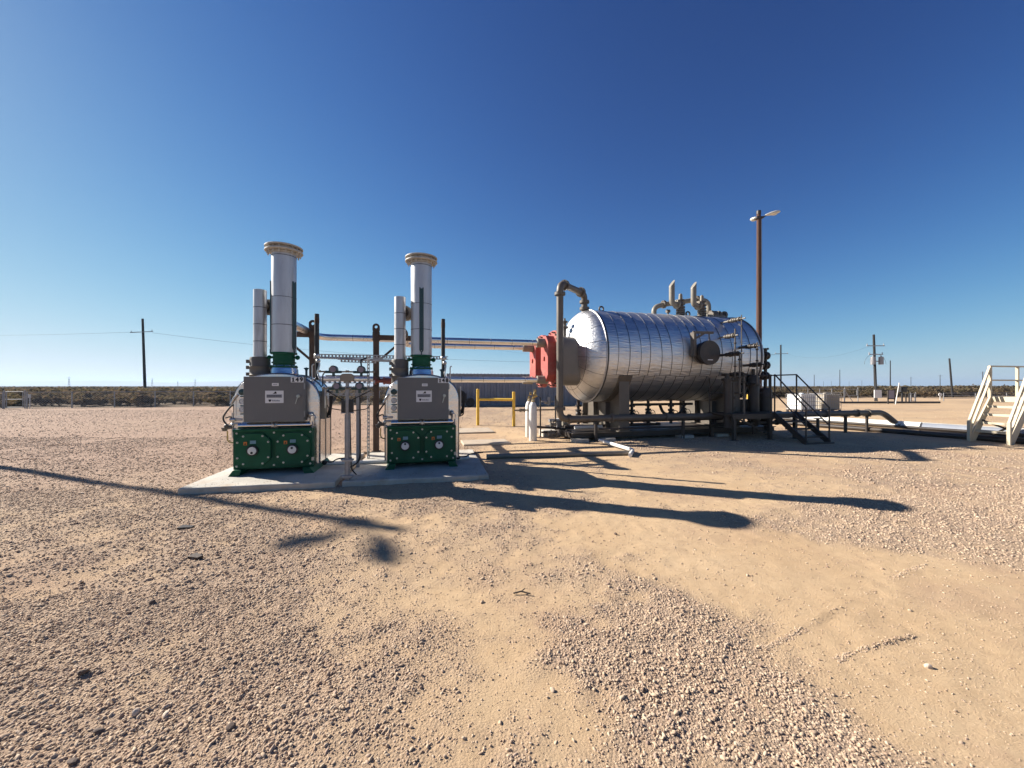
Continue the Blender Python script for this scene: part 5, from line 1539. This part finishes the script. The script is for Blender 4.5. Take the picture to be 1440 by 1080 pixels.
m = MB(); m.cyl((-0.05,-0.16,0.0),(-0.3,-0.16,3.6),0.06,n=8); m.torus((-0.1,0,3.9),(0,1,0),1.15,0.012,24,5,R(180),R(360)); m.obj("riser_cable", M['black'], t)
m = MB(); m.span((-0.42,-0.26,0.35),(0.36,-0.2,1.2)); m.obj("sign_plate", M['label'], t)
utility_pole("tall pole with one thin crossarm seen above the dark stairs", 1098, 485, 62, ((497.5,1.05),), 0.14, 0.0)
utility_pole("bare leaning pole without crossarms near the cream stile", 1340, 504, 55, (), 0.13, -0.5)
FAR = [(1145,527,()),(1181,520,()),(1169,536,()),(1194,536.5,()),(1212,535,()),(1252,507,()),(1281,530,((531.5,1.6),)),(1322,527,((528.5,1.6),)),(1382,522.5,((524.5,1.6),)),(1158,536,())]
FL = ["short thin far pole just right of the tallest stairs rail","plain far pole left of the transformer pole","tiny far pole second left of the transformer pole","tiny far pole between two plain far poles","tiny far pole nearest left of the transformer pole","tall plain pole just right of the transformer pole",
      "far pole with a small crossarm right of the tall plain pole","far pole with a small crossarm left of the leaning pole","far pole with a crossarm behind the cream stile","tiny far pole near the white tote tank"]
for (px_, yt, arms), lb in zip(FAR, FL):
    d_ = (10.0-CH)*F/(HY-yt)
    utility_pole(lb, px_, yt, min(d_, 760), arms, 0.18 if d_ < 200 else 0.22, 0.0, 'distpole', zb=-0.3)
def pylon(label, px, ytop, d):
    p = at(px,HY,d); h = at(px,ytop,d).z
    m = MB(); w = 0.045*h*1.5; r = 0.16
    for sg in (-1,1): m.bar((sg*w,0,0),(sg*0.4,0,h*0.8),r*2)
    for k in range(5):
        z0, z1 = h*0.8*k/5, h*0.8*(k+1)/5; w0 = w+(0.4-w)*k/5; w1 = w+(0.4-w)*(k+1)/5
        m.bar((-w0,0,z0),(w1,0,z1),r); m.bar((w0,0,z0),(-w1,0,z1),r)
    m.bar((0,0,h*0.75),(0,0,h),r*2)
    for zz in (0.78,0.9): m.bar((-h*0.16,0,h*zz),(h*0.16,0,h*zz),r)
    o = m.obj("transmission_pylon", M['distpole'], None); o.location = (p.x,p.y,-0.5); o.rotation_euler=(0,0,0.5)
    return tag(o, label, "pylon", "far transmission pylons")
pylon("faint far pylon nearest the left edge", 97, 529, 640); pylon("faint far pylon just right of the dark utility pole", 214, 531, 700)
pylon("faint far pylon left of the heaters", 274.5, 532, 760); pylon("faint pair pylon between the other two at left", 250, 535, 900)
def wire(label, a, b, sag, r=0.013):
    a, b = Vector(a), Vector(b); m = MB()
    pts = [a.lerp(b, i/30)-a - Z*sag*4*(i/30)*(1-i/30) for i in range(31)]
    m.tube(pts, r, 5); o = m.obj("power_line", M['wire'], None); o.location = a
    return tag(o, label, "power line", "overhead power lines")
wire("thin power line from the left pole towards the right", at(214,468,49.5), at(1098,498,62), 2.4)
wire("thin power line from the left pole out of view at left", at(196,466.5,50.5), at(-330,462,66), 0.8)
wire("thin power line between the single crossarm pole and transformer pole", at(1108,498,62), at(1222,487,41), 0.9, 0.006)
wire("thin power line from the single crossarm pole to the left behind the vessel", at(1090,498,62), at(700,492,95), 1.6, 0.012)

# ------------------------------------------------------------------ fences, gates, signs
def fence(label, a, b, n, h=1.2, mat='galv', mesh=True, rails=(1.0,), pr=0.042):
    a, b = Vector(a), Vector(b); d = b-a; L = d.length; rz = math.atan2(d.y, d.x)
    t = thing("wire_fence", label, "fence", a, rz, "wire fences round the yard")
    for i in range(n+1):
        m = MB(); m.cyl((L*i/n,0,-0.2),(L*i/n,0,h+0.04),pr,n=8); m.obj("fence_post", M[mat], t)
    m = MB()
    for k in rails: m.cyl((0,0,h*k),(L,0,h*k),0.026,n=6)
    m.obj("top_rail", M[mat], t)
    if mesh:
        m = MB(); s_ = 0.16; x = -h
        while x < L:
            x0, x1 = max(0,x), min(L,x+h)
            if x1 > x0:
                m.bar((x0,0,x0-x),(x1,0,x1-x),0.008); m.bar((x0,0.004,h-(x0-x)),(x1,0.004,h-(x1-x)),0.008)
            x += s_
        m.obj("wire_mesh", M[mat], t)
    return t
A0 = gnd(38,574.5); A1 = gnd(420,569.5); 
fence("long chain link fence along the scrub at left", A0, A1, 7, 1.17)
A2 = gnd(421,569.4); fence("chain link fence seen between the two heaters", A2, gnd(640,568), 4, 1.17)
A3 = gnd(-190,577.5); fence("chain link fence running off the left edge", A3, gnd(4,575), 3, 1.17)
def gate(label, a, b, h, bars, diag=False, mat='galv'):
    a, b = Vector(a), Vector(b); d = b-a; L = d.length
    t = thing("yard_gate", label, "gate", a, math.atan2(d.y,d.x), "steel gates of the yard")
    for x in (0, L):
        m = MB(); m.cyl((x,0,-0.2),(x,0,h+0.12),0.036,n=10); m.obj("gate_post", M[mat], t)
    m = MB()
    for k in bars: m.cyl((0.06,0,h*k),(L-0.06,0,h*k),0.025,n=8)
    for x in (0.1, L-0.1): m.cyl((x,0,h*min(bars)),(x,0,h*max(bars)),0.025,n=8)
    if diag: m.cyl((0.1,0,h*max(bars)*0.8),(L*0.6,0,0.05),0.03,n=8)
    m.obj("gate_frame", M[mat], t)
gate("steel gate at the left end of the fence", gnd(6,575), gnd(35,574.5), 1.2, (0.08,0.55,1.0))
gate("braced pipe gate left of the transformer pole", gnd(1188,565.5), gnd(1206.5,565.5), 1.35, (0.5,0.95), True)
gate("small low fence panel right of the dark sign board", gnd(1280.5,565), gnd(1287.5,565), 0.85, (0.1,0.55,1.0))
fence("thin wire fence running left from the braced gate", gnd(1120,564.5), gnd(1187,565.5), 4, 1.3, mesh=False, rails=(0.4,0.75,1.0), pr=0.03)
fence("wire fence behind the cream stile", gnd(1327,564), gnd(1500,563), 4, 0.85, mesh=False, rails=(0.35,0.7,1.0), pr=0.04)
t = thing("sign_board", "dark framed grey sign board on two legs right of the transformer pole", "sign", gnd(1253.5,568), 0)
m = MB()
for x in (-0.3,0.3): m.span((x-0.04,-0.03,0),(x+0.04,0.03,1.28))
m.span((-0.34,-0.03,1.22),(0.34,0.03,1.28)); m.span((-0.34,-0.03,0.42),(0.34,0.03,0.5)); m.obj("frame", M['darkpipe'], t)
m = MB(); m.span((-0.26,-0.015,0.5),(0.26,0.015,1.22)); m.obj("sign_face", M['signgrey'], t)
m = MB(); m.cyl((0,0,-0.1),(0.35,0,1.9),0.035,n=10); o = m.obj("marker_post", M['white'], None); o.location = gnd(1259,568.5); tag(o, "leaning white marker post right of the sign board", "post")
m = MB(); m.span((-0.3,-0.2,1.0),(0.3,0.2,1.55)); m.span((-0.06,-0.05,0),(0.06,0.05,1.0)); m.cyl((0.0,-0.2,1.3),(0.0,-0.26,1.3),0.16,n=14); o = m.obj("control_box", M['black'], None, 0.02); o.location = gnd(1268.5,565); tag(o, "dark control box on a post beyond the white marker post", "control box")
for lb, px_ in (("left of two short dark posts beside the small fence panel",1274),("right of two short dark posts beside the small fence panel",1278.5)):
    m = MB(); m.cyl((0,0,-0.1),(0,0,0.85),0.055,n=10); o = m.obj("short_post", M['darkwood'], None); o.location = gnd(px_,565.3); tag(o, lb, "post", "short dark posts by the far fence")
m = MB(); m.cyl((0,0,0),(0,0,0.5),0.03,n=8).cyl((-0.01,-0.05,0.62),(-0.01,0.0,0.62),0.2,n=18); o = m.obj("round_sign", M['white'], None); o.location = gnd(1322,562.5); tag(o, "small white round marker on a stub near the right scrub", "marker")
m = MB(); m.span((-0.12,-0.05,0.75),(0.12,-0.02,1.0)); m.cyl((0,0,-0.1),(0,0,0.95),0.03,n=8); o = m.obj("small_sign", M['white'], None); o.location = gnd(42,573.5); tag(o, "small white sign at the left fence gate post", "sign")
m = MB(); m.tube([(0,0,0.1),(9.5,0.3,0.1)],0.09,10); o = m.obj("low_dark_line", M['darkpipe'], None); o.location = gnd(1181,567.5); tag(o, "low dark line lying on the far dirt below the braced gate", "pipeline")  # low dark tube laid along the far dirt

# ------------------------------------------------------------------ individual shrubs near the yard edge
rs2 = random.Random(3)
sh_me = [bush_mesh("shrub", 200+k, BM, 520, 1.0, 1.3, 0.06) for k in range(3)]
for i, (px_, d_, s_) in enumerate(((1300,52,1.5),(1330,58,1.35),(1413,56,1.85),(1436,52,1.75),(1290,60,1.2),(60,36,1.0),(150,38,1.05),(260,38,1.05),(480,42,1.1))):
    o = bpy.data.objects.new("desert_shrub", sh_me[i % 3]); COL.objects.link(o); p = at(px_,HY,d_)
    o.location = (p.x,p.y,-0.05); sc_ = s_; o.scale = (sc_*1.2, sc_*1.2, sc_*0.95); o.rotation_euler = (0,0,rs2.uniform(0,6))
    tag(o, ["bushy shrub on the far dirt edge left of the leaning pole","shrub beside the small round white marker","tallest olive shrub behind the cream stile","olive shrub at the far right edge","low shrub right of the small fence panel","dry shrub behind the left gate","dry brown shrub left of the dark utility pole","brown shrub behind the fence left of heater 149","brown shrub seen between the two heaters"][i], "shrub", "desert shrubs at the yard edge")
# debris
def debris(label, px, py, w, l, h, rz, mat):
    m = MB(); m.prism([(-l,-w),(l*0.8,-w*0.9),(l,w*0.4),(-l*0.7,w)], (0,0,0),(1,0,0.05),(0,1,0.08),(0,0,h)); o = m.obj("scrap_piece", M[mat], None, 0.003)
    p = gnd(px,py); o.location = (p.x,p.y,float(ground_h(np.array([p.x]),np.array([p.y]))[0])-0.002); o.rotation_euler=(0.05,0.12,rz)
    return tag(o, label, "scrap", "dark scraps lying on the gravel")
debris("flat dark scrap on the gravel in front of the left pad", 262,744,0.035,0.075,0.022,0.2,'darkpipe')
debris("brown scrap on the gravel nearer than the flat dark one", 276,788,0.035,0.06,0.03,-0.2,'rust')
m = MB(); m.tube([(-0.06,0,0.01),(0.0,0.01,0.02),(0.07,-0.01,0.012)],0.006,6); m.tube([(0.0,0.01,0.02),(0.03,0.05,0.02)],0.004,6)
o = m.obj("dry_twig", M['twig'], None); p = gnd(733,836); o.location=(p.x,p.y,0.0); tag(o, "dark dry twig on the sand in the middle foreground", "twig")
darkstone = mk("dark_stone", (0.10,0.07,0.055), 0.9, 0, 0.3, 20); palestone = mk("pale_stone", (0.55,0.44,0.34), 0.9, 0, 0.15, 20)
ds_me = [stone_mesh("loose_stone", 300+k, darkstone) for k in range(3)]; ps_me = [stone_mesh("loose_stone", 320+k, palestone) for k in range(2)]
STN = [(139,1033,0.022,0,"dark stone left of the bottom edge"),(325,1025,0.022,0,"dark stone low in the left half, right of another"),(103,1073,0.025,0,"dark stone at the very bottom left"),(116,951,0.028,0,"dark stone at far left on the gravel"),
       (233,1008,0.02,1,"grey stone between two dark stones at lower left"),(214,852,0.022,0,"small dark stone up on the left gravel"),(191,1007,0.022,1,"pale stone left of the grey one at lower left"),(1306,937,0.022,1,"pale stone alone on the sand at right"),
       (905,973,0.016,0,"dark stone in the bright gravel patch"),(866,752,0.022,0,"dark stone near the tip of the stack shadow")]
for i, (px_, py_, r_, kd, lb) in enumerate(STN):
    o = bpy.data.objects.new("loose_stone", (ds_me if kd == 0 else ps_me)[i % 2]); COL.objects.link(o)
    p = gnd(px_,py_); o.location = (p.x,p.y,float(ground_h(np.array([p.x]),np.array([p.y]))[0])+r_*0.3); o.scale=(r_,r_,r_); o.rotation_euler=(0.2*i,0.1,1.3*i)
    tag(o, lb, "stone", "larger loose stones in the foreground")
build_gravel()
